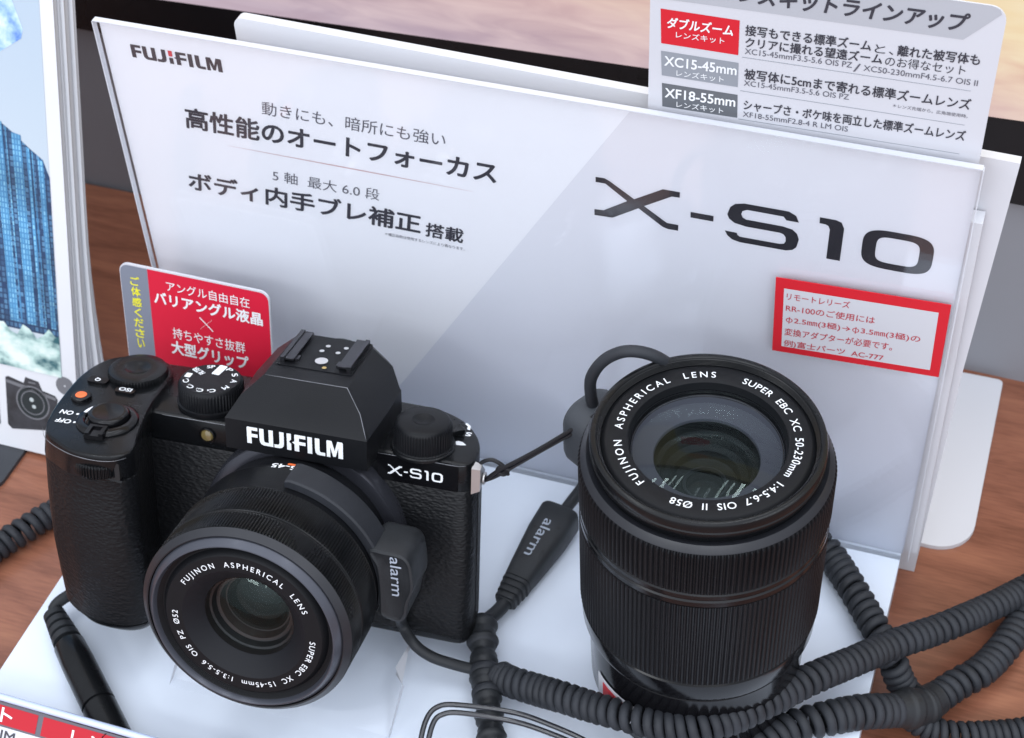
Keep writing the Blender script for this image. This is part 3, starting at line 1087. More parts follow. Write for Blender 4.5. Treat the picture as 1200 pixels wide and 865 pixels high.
strip(bm, disc(15.6, 21.0, 6.9), disc(15.6, 21.0, 6.3), fb6, 1)
poly(bm, disc(15.6, 21.0, 6.2), fb6, 2)
strip(bm, disc(15.6, 21.0, 4.9), disc(15.6, 21.0, 4.5), fb7, 1)
poly(bm, disc(15.2, 22.2, 0.9, 12), fb7, 3)
poly(bm, disc(16.0, 19.5, 0.8, 12), fb7, 3)
poly(bm, rrect(14.3, 17.3, 28.9, 29.5, 0.2), fb6, 1)
strip(bm, disc(29.3, 31, 3.6), disc(29.3, 31, 0.4), fb5, 1)
obj('cover_camera_picture', bm, [mat('print_dark', (0.03, 0.032, 0.038), 0.45, var=(260, 0.4)), mat('print_grey', (0.15, 0.155, 0.17), 0.45), mat('print_black', (0.010, 0.019, 0.022), 0.4), mat('print_pale', (0.45, 0.5, 0.5), 0.4)], top, smooth=False)
LB = ['second brochure of the stack, its page edge just behind the front cover', 'third brochure of the stack, thin edge behind the second one',
      'fourth brochure of the stack, slightly fanned at its foot', 'fifth brochure of the stack, foot curling outwards to the right', 'rearmost brochure of the stack, its foot curling furthest right']
dd = -2.9
for i, (tk, rt, sg) in enumerate(((1.0, 34.2, 0.6), (2.2, 35.3, 2.2), (0.9, 35.0, 4.0), (1.5, 36.3, 5.6), (0.8, 35.7, 8.8))):
    booklet('brochure', LB[i], dd, tk, rt, sg)
    dd -= tk + 0.2

# ================================================================== CAMERA
P0 = Vector((-115.8, -57.1, 57.6))
nfront = Vector((0.065, -0.963, 0.262)).normalized()
by = -nfront
bx = by.cross(Vector((0, 0, 1))).normalized()
bz = bx.cross(by)
BM = Matrix.Identity(4)
for i in range(3):
    BM[i][0], BM[i][1], BM[i][2] = bx[i], by[i], bz[i]
BW = BM.copy()
BASEPT = Vector((-8, 66, -36))              # under the camera, in its own axes
BW.translation = (P0 + BM.to_3x3() @ BASEPT) * S
camera = thing('mirrorless_camera', 'black mirrorless camera with short zoom lens, tilted back on a clear riser', 'camera', mw_=BW)


def L(o):
    """Place a part whose mesh was written in lens-axis coordinates."""
    o.location = -BASEPT * S
    return o


def cp(name, bm, mats, parent=camera, **k):
    o = obj(name, bm, mats, parent, **k)
    if parent is camera:
        L(o)
    return o


def slices(outline, zs):
    """zs rows: (z, inset). Rings of an outline at several heights."""
    return [[(p[0], p[1], z) for p in inset(outline, d)] for z, d in zs]


BODY = closed_outline([(46.3, 50), (49.2, 51.0), (50.6, 54), (50.5, 60), (48, 66.8), (42.5, 73.6), (36, 77.6), (28, 79.4), (10, 79.8), (-20, 79.8), (-50, 79.5),
                       (-68, 78), (-71, 74), (-71.5, 66), (-71, 56), (-69, 51.2), (-64, 50), (-40, 50), (-10, 50), (20, 50), (38, 50)], 150)
bm = bmesh.new()
loft(bm, slices(BODY, [(-33.6, 0.5), (-33.2, 0.05), (-32, 0), (20.3, 0), (20.8, 0.35)]))
cp('leather_body', bm, M_LEATHER)
bm = bmesh.new()
loft(bm, slices(BODY, [(-36.2, 2.2), (-35.9, 1.0), (-35, 0.45), (-33.4, 0.3)]))
cp('bottom_plate', bm, M_SATIN)
bm = bmesh.new()
loft(bm, slices(BODY, [(20.5, 0.6), (21.0, 0.25), (29.2, 0.25), (29.9, 0.45), (30.3, 0.95), (30.5, 1.8)]))
cp('top_plate', bm, M_SATIN)

bm = bmesh.new()
slab(bm, rrect(22.0, 46.6, 21.0, 30.0, 0.4), lambda a, b: (a, 49.72, b), lambda a, b: (a, 51.0, b))
cp('front_panel', bm, M_GLOSSY, bevel=0.12)
M_GLINTWEAR = mat('edge_glint_and_wear', (0.16, 0.165, 0.18), 0.35, 0.4)  # lighter colour for painted edge highlights, and for wear on the viewfinder housing
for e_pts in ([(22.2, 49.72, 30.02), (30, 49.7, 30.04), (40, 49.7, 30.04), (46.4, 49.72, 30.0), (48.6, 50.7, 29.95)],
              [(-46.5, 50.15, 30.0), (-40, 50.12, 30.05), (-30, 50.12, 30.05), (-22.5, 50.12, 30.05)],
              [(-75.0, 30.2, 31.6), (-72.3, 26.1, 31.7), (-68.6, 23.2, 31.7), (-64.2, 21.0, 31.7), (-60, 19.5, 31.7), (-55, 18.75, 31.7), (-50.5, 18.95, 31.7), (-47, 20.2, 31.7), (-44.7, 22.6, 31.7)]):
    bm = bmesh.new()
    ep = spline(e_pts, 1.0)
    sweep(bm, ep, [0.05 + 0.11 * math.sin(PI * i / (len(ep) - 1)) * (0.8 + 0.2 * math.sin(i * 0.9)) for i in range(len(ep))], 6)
    cp('bright_edge', bm, M_GLINTWEAR)  # highlight along the edge, put in as a thin lighter strip

# --- grip
GRIP_T = [(-44.6, 29), (-43.8, 25), (-45.2, 21.6), (-48.6, 19.3), (-53, 18.5), (-57.7, 18.6), (-61.8, 19.6), (-66.2, 22.0), (-71.0, 25.2), (-74.0, 30.0), (-76.2, 38),
          (-77.4, 47), (-78.0, 58), (-76.8, 66.5), (-73.5, 72.6), (-67, 76.0), (-60, 76.2), (-54.5, 74.5), (-51.4, 69), (-50.6, 59), (-49.6, 50), (-47.6, 40), (-45.8, 33)]
GT = closed_outline(GRIP_T, 140)


def grip_ring(z, dy, sx, dx=0.0, d=0.0):
    g = inset(GT, d)
    return [((p[0] + 58) * sx - 58 + dx, p[1] + dy * max(0.0, min(1.0, (62 - p[1]) / 40.0)), z) for p in g]


bm = bmesh.new()
loft(bm, [grip_ring(-34.6, 5.6, 0.97, -0.6, 1.2), grip_ring(-33.0, 4.8, 1.0, -0.9, 0.3), grip_ring(-31.2, 4.2, 1.02, -1.0, 0.0), grip_ring(-31.0, 4.2, 1.02, -1.0, 0.0)])
cp('grip_base', bm, M_SATIN)
bm = bmesh.new()
loft(bm, [grip_ring(-31.0, 4.2, 1.02, -1.0, 0.3), grip_ring(-30.4, 4.0, 1.03, -1.0, -0.1), grip_ring(-20, 3.2, 1.05, -1.3), grip_ring(-8, 2.4, 1.06, -1.6), grip_ring(4, 2.2, 1.06, -1.7),
          grip_ring(12, 2.6, 1.06, -1.7), grip_ring(18, 3.1, 1.06, -1.6), grip_ring(21.6, 2.9, 1.055, -1.5), grip_ring(22.8, 2.6, 1.05, -1.4, 0.2), grip_ring(23.2, 2.6, 1.05, -1.4, 0.6)])
cp('grip', bm, M_LEATHER)
bm = bmesh.new()
loft(bm, [grip_ring(22.9, 2.4, 1.05, -1.4, 0.7), grip_ring(23.4, 2.3, 1.05, -1.4, 0.05), grip_ring(27, 1.5, 1.03, -0.8), grip_ring(30.8, 0.6, 1.01, -0.2), grip_ring(32.0, 0.4, 1.0, 0, 0.1),
          grip_ring(32.6, 0.3, 1.0, 0, 0.3), grip_ring(32.9, 0.2, 1.0, 0, 0.7), grip_ring(33.05, 0, 1.0, 0, 1.3)])
cp('grip_top', bm, M_SATIN)
# front command dial in the lip of the grip
bm = bmesh.new()
slab(bm, rrect(-62.4, -46.4, 24.2, 30.4, 0.8), lambda a, b: (a, 19.2 + 0.035 * (a + 54) ** 2, b), lambda a, b: (a, 24.0, b))
cp('dial_slot', bm, M_DEEP)
bm = bmesh.new()
lathe(bm, [(8.6, 25.0, 1), (9.0, 25.5, 1), (9.0, 28.6, 1), (8.4, 29.1, 1)], cx=-54.4, cy=27.2, ribs=(56, 0.45))
cp('command_dial', bm, M_SATIN)
bm = bmesh.new()
slab(bm, [(-63.2, 24.3), (-46.0, 23.8), (-45.6, 24.5), (-63.2, 25.0)], lambda a, b: (a, 18.6 + 0.035 * (a + 54) ** 2, b), lambda a, b: (a, 23.0, b))
cp('dial_ledge', bm, M_GLOSSY)


def knob(name, cx, cy, z0, z1, r, m=M_SATIN, ribs=None, dish=0.0, parent=camera, top_m=None):
    bm = bmesh.new()
    rows = [(r * 0.96, z0), (r, z0 + 0.3, 1), (r, z1 - 0.8, 1), (r - 0.25, z1 - 0.7), (r - 0.35, z1 - 0.25), (r - 0.8, z1)]
    if dish:
        rows += [(dish + 0.5, z1 + 0.02), (dish, z1 - 0.1), (dish * 0.55, z1 - 0.5), (0.1, z1 - 0.6)]
    else:
        rows += [(r * 0.5, z1 + 0.05), (0.1, z1 + 0.06)]
    lathe(bm, rows, 72, cx=cx, cy=cy, ribs=ribs)
    return cp(name, bm, m, parent)


# top controls on the grip
bm = bmesh.new()
lathe(bm, [(9.0, 32.8), (9.2, 33.4), (8.9, 34.0), (8.0, 34.5), (7.0, 34.6), (6.6, 34.3), (6.4, 33.6), (5.9, 33.4)], 80, cx=-57.6, cy=37.4)
swr = cp('power_switch', bm, M_GLOSSY)
bm = bmesh.new()
Ml = Matrix.Translation((-57.0, 29.8, 33.2)) @ Matrix.Rotation(math.radians(6), 4, 'Z')
box(bm, -2.9, 2.9, -3.4, 2.2, 0, 1.4, Ml)
box(bm, -2.7, -1.5, -3.2, 1.8, 1.4, 2.1, Ml)
box(bm, 1.5, 2.7, -3.2, 1.8, 1.4, 2.1, Ml)
box(bm, -1.5, 1.5, 0.8, 1.8, 1.4, 2.1, Ml)
obj('switch_lever', bm, M_GLOSSY, swr, bevel=0.25)
bm = bmesh.new()
arc = [(-57.6 + r * math.cos(a), 37.4 + r * math.sin(a)) for r, A in ((7.7, np.linspace(2.62, 3.12, 8)), (6.7, np.linspace(3.12, 2.62, 8))) for a in A]
poly(bm, arc, lambda a, b: (a, b, 34.66))
obj('switch_mark', bm, M_WHITEINK, swr, smooth=False)
bm = bmesh.new()
lathe(bm, [(5.9, 33.2), (6.0, 35.4), (5.7, 35.9), (5.2, 36.15), (4.4, 36.05), (2.4, 35.75), (0.1, 35.65)], 64, cx=-57.4, cy=38.0)
cp('shutter_button', bm, M_GLOSSY)
bm = bmesh.new()
lathe(bm, [(3.1, 32.9), (3.1, 33.9), (2.9, 34.2), (2.1, 34.2)], 40, cx=-71.0, cy=47.0)
rec = cp('record_button', bm, M_GLOSSY)
bm = bmesh.new()
lathe(bm, [(1.75, 34.0), (1.75, 34.3), (1.5, 34.5), (0.1, 34.55)], 32, cx=-71.0, cy=47.0)
obj('orange_cap', bm, M_ORANGE, rec)
for (x, y, w, s_) in ((-70.6, 57.2, 6.4, 'Q'), (-60.0, 54.2, 6.2, 'ISO')):
    bm = bmesh.new()
    slab(bm, rrect(x - w / 2, x + w / 2, y - 1.6, y + 1.6, 0.9), lambda a, b: (a, b, 32.8), lambda a, b: (a, b, 33.9))
    bt = cp('button', bm, M_GLOSSY, bevel=0.2)
    bm = bmesh.new()
    tw = 1.7 if s_ == 'Q' else 4.0
    text_fit(bm, s_, -tw / 2, tw / 2, -0.9, 1.8, lambda a, b: (x - a, y - b, 33.98), 0.03)
    obj('button_lettering', bm, M_WHITEINK, bt, smooth=False)
bm = bmesh.new()
text_fit(bm, 'ON', 69.2, 73.2, -39.2, 2.1, lambda a, b: (-a, -b, 33.12), 0.03)
text_fit(bm, 'OFF', 67.6, 72.2, -34.6, 2.1, lambda a, b: (-a, -b, 33.12), 0.03)
for q in ((-67.7, 38.2), (-66.4, 33.8)):
    poly(bm, disc(q[0], q[1], 0.5, 12), lambda a, b: (a, b, 33.12))
cp('switch_lettering', bm, M_WHITEINK, smooth=False)
# rear dial
bm = bmesh.new()
lathe(bm, [(8.6, 32.5), (9.2, 33.0, 1), (9.2, 34.7, 1), (8.8, 35.3, 0), (8.2, 35.5), (4.2, 35.6), (3.5, 35.3), (2.0, 34.6), (0.1, 34.5)], cx=-61.0, cy=65.0, ribs=(60, 0.35))
cp('rear_dial', bm, M_SATIN)
# mode dial
MC = (-34.8, 60.8)
bm = bmesh.new()
lathe(bm, [(10.0, 30.3), (10.4, 31.0), (10.4, 32.0), (9.9, 32.2, 1), (9.9, 37.2, 1), (9.5, 37.6), (9.3, 38.2), (8.8, 38.6), (5, 38.65), (0.1, 38.65)], cx=MC[0], cy=MC[1], ribs=(64, 0.3))
md = cp('mode_dial', bm, M_PLASTIC)
bm = bmesh.new()
zt = 38.74


def dial_fn(ang, rr):
    ca, sa = math.cos(math.radians(ang)), math.sin(math.radians(ang))
    return lambda a, b: (MC[0] + ca * (rr + b) + sa * a, MC[1] + sa * (rr + b) - ca * a, zt)


for ch, ang in (('P', 62), ('S', 34), ('A', 4), ('M', -30), ('C1', -62), ('C2', -91), ('C3', -120), ('C4', -150)):
    text_fit(bm, ch[0], -0.9, 0.9, 0, 1.75, dial_fn(ang, 6.5), 0.03)
    if len(ch) > 1:
        text_fit(bm, ch[1], 1.1, 1.5, 0, 0.8, dial_fn(ang, 6.5), 0.01)
text_fit(bm, 'SP', -1.2, 1.2, 0, 1.7, dial_fn(112, 6.2), 0.03)
Mf = dial_fn(150, 3.6)
text_fit(bm, 'FILTER', 0.2, 4.8, -0.9, 1.8, lambda a, b: dial_fn(150, 3.6)(-b, a), 0.03)
poly(bm, rrect(-1.25, 1.25, 0, 1.9, 0.3), dial_fn(181, 6.2))
poly(bm, rrect(-1.3, 1.3, 2.6, 8.4, 0.4), dial_fn(84, 0))
obj('dial_lettering', bm, M_WHITEINK, md, smooth=False)
# right dial
bm = bmesh.new()
lathe(bm, [(8.6, 30.3), (8.9, 30.9), (8.9, 31.4), (8.6, 31.7, 1), (8.6, 37.6, 1), (8.3, 38.2), (8.0, 38.9), (7.3, 39.4), (3.3, 39.5), (2.9, 39.2), (1.6, 38.6), (0.1, 38.5)], cx=33.8, cy=56.9, ribs=(56, 0.3))
cp('exposure_dial', bm, M_PLASTIC)
bm = bmesh.new()
lathe(bm, [(9.6, 30.2), (9.6, 31.0), (9.2, 31.3), (8.0, 31.3)], 64, cx=33.8, cy=56.9)
cp('dial_collar', bm, M_SATIN)
bm = bmesh.new()
Mr = Matrix.Translation((40.0, 65.0, 31.0)) @ Matrix.Rotation(math.radians(38), 4, 'Z')
box(bm, -2, 3.6, -1.8, 1.8, 0, 1.5, Mr)
cp('flash_lever', bm, M_SATIN, bevel=0.4)
bm = bmesh.new()
fz = lambda a, b: (a, b, 30.62)
text_fit(bm, 'S', 0, 1.6, 0, 2.0, lambda a, b: (45.6 - a, 67.6 - b, 30.62), 0.05)
poly(bm, [(41.6, 61.0), (43.0, 62.2), (44.4, 61.9), (45.9, 60.6), (44.4, 60.0), (43.0, 59.9)], fz)
arc = [(33.8 + r * math.cos(a), 56.9 + r * math.sin(a)) for r, A in ((17.6, np.linspace(0.92, 1.05, 6)), (16.9, np.linspace(1.05, 0.92, 6))) for a in A]
poly(bm, [(43.6, 69.2), (44.6, 68.9), (44.2, 71.2), (42.6, 72.6), (42.2, 71.9), (43.4, 70.8)], fz)
cp('top_marks', bm, M_WHITEINK, smooth=False)

# --- viewfinder hump
bm = bmesh.new()
low = [(-21.8, 41.2, 28.7), (21.8, 41.2, 28.7), (22.2, 60, 28.7), (21.6, 74, 28.7), (17.5, 80.4, 28.7), (-17.5, 80.4, 28.7), (-21.6, 74, 28.7), (-22.2, 60, 28.7)]
eav = [(-21.8, 41.2, 38.8), (21.8, 41.2, 38.8), (22.2, 60, 38.6), (21.4, 74, 37.4), (17.5, 80.4, 36.0), (-17.5, 80.4, 36.0), (-21.4, 74, 37.4), (-22.2, 60, 38.6)]
eav2 = [(x * 0.985, 60 + (y - 60) * 0.985, z + 0.45) for x, y, z in eav]
roof = [(-13.4, 51.6, 49), (12.4, 51.6, 49), (12.3, 62, 49), (12.0, 76, 49), (10.6, 78.6, 48.6), (-11.6, 78.6, 48.6), (-13.0, 76, 49), (-13.3, 62, 49)]
mid = [(-18.6, 46.2, 44.3), (18.2, 46.2, 44.3), (18.6, 60, 44.6), (18.2, 75.6, 44.2), (15.0, 80.3, 43.2), (-15.8, 80.3, 43.2), (-18.8, 75.6, 44.2), (-19.2, 60, 44.6)]
loft(bm, [low, eav, eav2, mid, roof])
cp('viewfinder_housing', bm, M_PLASTIC, bevel=0.45, angle=25)
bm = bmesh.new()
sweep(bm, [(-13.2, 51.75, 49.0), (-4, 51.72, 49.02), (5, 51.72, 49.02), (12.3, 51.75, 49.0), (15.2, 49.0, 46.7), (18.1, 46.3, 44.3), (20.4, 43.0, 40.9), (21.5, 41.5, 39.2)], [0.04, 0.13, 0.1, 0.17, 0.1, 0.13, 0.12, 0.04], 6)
cp('bright_edge', bm, M_GLINTWEAR)  # light strip paints both highlight and wear along the roof edge
bm = bmesh.new()
wordmark(bm, -15.0, 14.6, 31.6, 5.6, lambda a, b: (a, 41.0, b))
cp('maker_wordmark', bm, M_WHITEINK, smooth=False)
bm = bmesh.new()
model_logo(bm, 25.2, 23.4, 16.9, 3.35, lambda a, b: (a, 49.62, b))
cp('model_lettering', bm, M_WHITEINK, smooth=False)
bm = bmesh.new()
bmesh.ops.create_uvsphere(bm, u_segments=40, v_segments=20, radius=1)
for v in bm.verts:
    v.co = Vector((v.co.x * 12.5 - 0.5, v.co.y * 6 + 83, v.co.z * 15 + 31.4))
cp('eyecup', bm, M_RUBBER)
# hot shoe
bm = bmesh.new()
slab(bm, rrect(-12.2, 11.2, 58.4, 78.2, 0.6), lambda a, b: (a, b, 48.9), lambda a, b: (a, b, 49.25))
shoe = cp('hot_shoe', bm, M_PLASTIC)
bm = bmesh.new()
for sgn, c in ((-1, -0.6), (1, -0.6)):
    x_in, x_out = c + sgn * 6.6, c + sgn * 11.0
    a = c + sgn * 9.7
    x_in = c + sgn * 6.9
    box(bm, min(x_in, a), max(x_in, a), 60.2, 77.4, 50.0, 50.55)
    box(bm, min(a, x_out), max(a, x_out), 60, 77.6, 49.2, 50.9)
    box(bm, min(x_in, x_in - sgn * 1.0), max(x_in, x_in - sgn * 1.0), 61.5, 64.0, 49.25, 50.0)
obj('shoe_rail', bm, M_DARKMETAL, shoe, bevel=0.2)
bm = bmesh.new()
poly(bm, disc(0.0, 63.6, 1.95), lambda a, b: (a, b, 49.5))
for q in ((-0.6, 72.6), (5.0, 73.0), (-1.4, 69.3), (3.6, 69.6)):
    poly(bm, disc(q[0] - 0.6, q[1], 0.75, 16), lambda a, b: (a, b, 49.5))
obj('shoe_contact', bm, mat('contact_steel', (0.62, 0.61, 0.62), 0.45, 0.6), shoe, smooth=False)
bm = bmesh.new()
poly(bm, disc(2.2, 60.0, 0.7, 16), lambda a, b: (a, b, 49.5))
obj('gold_pin', bm, M_GOLD, shoe, smooth=False)
# AF lamp
bm = bmesh.new()
lathe(bm, [(2.6, 50.2), (2.6, 49.6), (2.2, 49.5), (2.0, 50.0)], 40, 'y', -32.0, 25.4)
af = cp('assist_lamp', bm, M_GLOSSY)
bm = bmesh.new()
lathe(bm, [(2.0, 50.0), (1.7, 49.6), (1.0, 49.4), (0.1, 49.35)], 32, 'y', -32.0, 25.4)
obj('lamp_lens', bm, mat('amber_lamp_glass', (0.16, 0.12, 0.045), 0.08, coat=1.0), af)
# strap lug
bm = bmesh.new()
loft(bm, [[(50.0, 52.0, 19.6), (50.0, 52.0, 28.4), (50.0, 55.0, 29.4), (50.0, 59.4, 25.2), (50.0, 59.2, 21.4)], [(52.4, 53.0, 20.4), (52.4, 53.0, 27.8), (52.4, 55.0, 28.5), (52.4, 58.4, 24.8), (52.4, 58.2, 21.9)]])
lug = cp('strap_lug', bm, M_METAL, bevel=0.6)
bm = bmesh.new()
a = np.linspace(0, 2 * PI, 25)
sweep(bm, [(53.0, 55.6 + 1.5 * math.cos(t), 23.6 + 1.5 * math.sin(t)) for t in a], 0.45, 8)
obj('lug_ring', bm, M_METAL, lug)
# side door and seam on the right end
bm = bmesh.new()
loft(bm, [[(p[0], p[1], z) for p in [(49.4, 56), (51.0, 57), (50.7, 61.5), (48.7, 66.6), (46, 68)]] for z in (-30, -29.5, 6, 17.5)])
cp('side_door', bm, M_LEATHER, bevel=0.3)
# lens mount on the body
bm = bmesh.new()
lathe(bm, [(31.6, 50.5), (31.6, 45.0), (31.1, 44.2), (29.5, 43.6), (27, 43.4)], 120, 'y')
cp('lens_mount', bm, mat('mount_ring_metal', (0.045, 0.047, 0.058), 0.25, 0.5, bump=(2500, 0.05, 0.0001)))

# --- the zoom lens on the camera
lens = thing('x', '', '')
lens.name = 'zoom_lens'
for k in list(lens.keys()):
    del lens[k]
lens.parent = camera
lens.location = -BASEPT * S
bm = bmesh.new()
lathe(bm, [(27.5, 44), (28.2, 43.0), (28.2, 36.5), (29.2, 36.0), (30.2, 34.8), (30.5, 33), (30.6, 24), (30.9, 21.8), (30.3, 21.4), (26, 21.2)], 120, 'y', close=True)
obj('barrel', bm, M_PLASTIC, lens)
bm = bmesh.new()
lathe(bm, [(29.5, 21.7), (31.2, 21.4), (31.45, 20.9), (31.45, 20.4, 1), (31.45, 9.9, 1), (31.2, 9.5), (30.6, 9.1), (29, 9.0)], axis='y', ribs=(216, 0.5), close=True)
obj('zoom_ring', bm, M_SATIN, lens)
bm = bmesh.new()
lathe(bm, [(29.5, 9.2), (31.0, 8.9), (31.4, 8.5), (31.4, 8.2, 1), (31.4, 1.2, 1), (31.2, 0.7), (29.4, -1.0), (29.0, -0.9), (28.8, 0.2)], axis='y', ribs=(216, 0.5), close=True)
obj('focus_ring', bm, M_SATIN, lens)
bm = bmesh.new()
lathe(bm, [(31.25, 0.62), (29.45, -1.12), (29.1, -1.0), (28.95, 0.4)], 140, 'y', close=True)
obj('chamfer_ring', bm, M_RINGGREY, lens)
bm = bmesh.new()
lathe(bm, [(28.95, 1.0), (28.8, -0.6), (28.55, -1.0), (27.15, -2.75), (26.85, -2.8), (26.65, -2.5), (26.2, -1.2)], 140, 'y', close=True)
obj('filter_rim', bm, mat('rim_grey', (0.06, 0.064, 0.08), 0.28, 0.35, bump=(3000, 0.05, 0.0001)), lens)
bm = bmesh.new()
rows = [(26.4, -1.5)]
for k in range(6):
    rows += [(26.2 - 0.18 * k, -1.2 + 0.28 * k), (25.9 - 0.18 * k, -1.06 + 0.28 * k)]
rows += [(24.6, 0.3), (23.8, -1.2), (23.2, -1.7), (18.4, -1.75)]
lathe(bm, rows, 140, 'y', close=True)
obj('name_ring', bm, M_RING, lens)
bm = bmesh.new()
lathe(bm, [(18.4, -1.75), (18.0, -1.5), (13.6, 2.2), (13.3, 2.6)], 140, 'y', close=True)
obj('cone_ring', bm, mat('cone_grey', (0.007, 0.0075, 0.010), 0.55, spec=0.2, bump=(3500, 0.3, 0.0001)), lens)
bm = bmesh.new()
lathe(bm, [(13.3, 2.5), (12.9, 4.5), (12.2, 4.7), (11.6, 6.5), (10.6, 6.7), (9.8, 9), (8.4, 9.2), (7.8, 12), (6.2, 12.3), (5.6, 15), (3, 15.2), (0.1, 15.3)], 100, 'y', close=True)
obj('inner_tube', bm, mat('tube_black', (0.010, 0.009, 0.009), 0.28), lens)


def dome(bm, R, h, y0, rows=9, axis='y', seg=80):
    """Spherical cap of radius R and rise h, apex towards -y (or +z)."""
    rad = (R * R + h * h) / (2 * h)
    prof = []
    for i in range(rows + 1):
        r = R * (1 - i / rows)
        rise = math.sqrt(rad * rad - r * r) - (rad - h)
        prof.append((max(r, 0.05), (y0 - rise) if axis == 'y' else (y0 + rise)))
    lathe(bm, prof, seg, axis, close=True)


bm = bmesh.new()
dome(bm, 13.2, 4.2, 4.4)
obj('front_glass', bm, M_LENSGLASS, lens)
bm = bmesh.new()
dome(bm, 9.4, 2.6, 9.0)
obj('inner_glass', bm, M_INNERGLASS, lens)
bm = bmesh.new()
dome(bm, 5.4, 2.0, 14.6)
obj('rear_glass', bm, mat('rear_glass', (0.006, 0.007, 0.007), 0.04, coat=0.5), lens)
bm = bmesh.new()
fl = lambda a, b: (a, -1.86, b)
text_arc(bm, 'FUJINON  ASPHERICAL  LENS', 19.7, 1.68, 147.5, 24.5, fl, 0.004)
text_arc(bm, 'SUPER EBC  XC  15-45mm  1:3.5-5.6  OIS  PZ  Ø52', 19.7, 1.68, -2.5, -182.5, fl, 0.004)
obj('ring_lettering', bm, M_WHITEINK, lens, smooth=False)
bm = bmesh.new()


def on_barrel(r, yb):
    return lambda a, b: (r * math.sin(-a / r), yb + b, r * math.cos(-a / r))


text_fit(bm, '15-45', -4.4, 4.6, -1.0, 2.0, lambda a, b: (30.5 * math.sin(-a / 30.5), 34.0 - b, 30.5 * math.cos(a / 30.5)), 0.03)
obj('scale_lettering', bm, M_WHITEINK, lens, smooth=False)
bm = bmesh.new()
poly(bm, rrect(-1.6, 1.6, -0.5, 0.5, 0.4), lambda a, b: (28.3 * math.sin(a / 28.3), 38.6 + b, 28.35 * math.cos(a / 28.3)))
obj('mount_dot', bm, M_ORANGE, lens, smooth=False)

# --- security sensor clipped round the camera lens
sens = thing('alarm_clip', 'dark rubber alarm clip wrapped round the short lens on the camera', 'alarm sensor', mw_=BW)


def sp(name, bm, m, **k):
    o = obj(name, bm, m, sens, **k)
    o.location = -BASEPT * S
    return o


bm = bmesh.new()
rings = []
for i in range(41):
    t = math.radians(84 - 92 * i / 40)
    wy0, wy1 = 23.6, 33.5
    k = 1.0 if 0 < i < 40 else 0.8
    ri, ro = 31.0, 31.0 + 2.6 * k
    ca, sa = math.cos(t), math.sin(t)
    rings.append([(ri * ca, wy0, ri * sa), ((ro - .5) * ca, wy0, (ro - .5) * sa), (ro * ca, wy0 + 0.6, ro * sa), (ro * ca, wy1 - 0.6, ro * sa), ((ro - .5) * ca, wy1, (ro - .5) * sa), (ri * ca, wy1, ri * sa)])
loft(bm, rings)
sp('strap_arm', bm, mat('clip_strap_rubber', (0.019, 0.021, 0.026), 0.52, spec=0.3, bump=(1500, 0.2, 0.0002), var=(110, 0.15, 0.08)))
bm = bmesh.new()
blk = closed_outline([(28.0, 14.5), (33, 15.2), (38.2, 14.8), (40.6, 12.5), (41.5, 7.5), (41.6, 3), (40.2, -1.5), (39.4, -6.5), (37.5, -9.0), (33.5, -8.6), (31.2, -7.2), (31.0, 0), (30.2, 9)], 60)
loft(bm, [[(p[0], y, p[1]) for p in inset(blk, d)] for y, d in ((23.4, 1.6), (23.0, 0.9), (23.3, 0.2), (24.0, 0), (36.5, 0), (38.5, 0.8), (39.4, 2.2))])
sp('clip_block', bm, M_CABLE, angle=50)
bm = bmesh.new()
sa_ = 0.10
text_fit(bm, 'alarm', 0, 13.4, -1.55, 3.3, lambda a, b: (36.2 + b + sa_ * a * 0.5, 22.85, 14.0 - a), 0.004)
sp('clip_lettering', bm, M_GREYINK, smooth=False)
bm = bmesh.new()
Bi = BM.to_3x3().inverted()
wpts = [(-91.0, -15.5, 24.0), (-88.4, -17.1, 18.0), (-83.2, -20.5, 13.0), (-77.7, -21.1, 9.5), (-70.9, -20.8, 8.0), (-64, -20.8, 8.0)]
loc = [Bi @ (Vector(p) - P0) for p in wpts]
loc = [Vector((37.0, 31.0, -4.0)), Vector((36.6, 30.5, -8.5))] + loc[1:]
sweep(bm, spline([tuple(p) for p in loc], 1.2), 1.75, 12)
sp('lead_cable', bm, M_CABLE)

# ================================================================== clear riser under the camera
ris = thing('acrylic_riser', 'clear acrylic riser holding the camera up at a slant', 'riser', (-118, -20, 0))
RO = Vector((-118, -20, 0))


def acr(name, pts_a, pts_b, m):
    bm = bmesh.new()
    loft(bm, [[Vector(p) - RO for p in pts_a], [Vector(p) - RO for p in pts_b]])
    return obj(name, bm, m, ris, smooth=False)


xl, xr = -152, -86
prof = [(27.0, 0.3), (-18.0, 6.0), (-30.0, 8.6), (-33.0, 8.2), (-46.5, 0.3), (-49.5, 0.3), (-34.2, 11.0), (-29.5, 11.5), (-17.6, 8.8), (27.0, 1.6)]
bm = bmesh.new()
A = [Vector((xl - (3 if p[0] < -31 else 0), p[0], p[1])) - RO for p in prof]
Bq = [Vector((xr + (4 if p[0] < -31 else 0), p[0], p[1])) - RO for p in prof]
loft(bm, [A, Bq], mi=0)
for f in bm.faces:
    if len(f.verts) > 4:
        f.material_index = 1
obj('bent_sheet', bm, [M_ACRYLIC, M_ACRYLEDGE], ris, smooth=False)
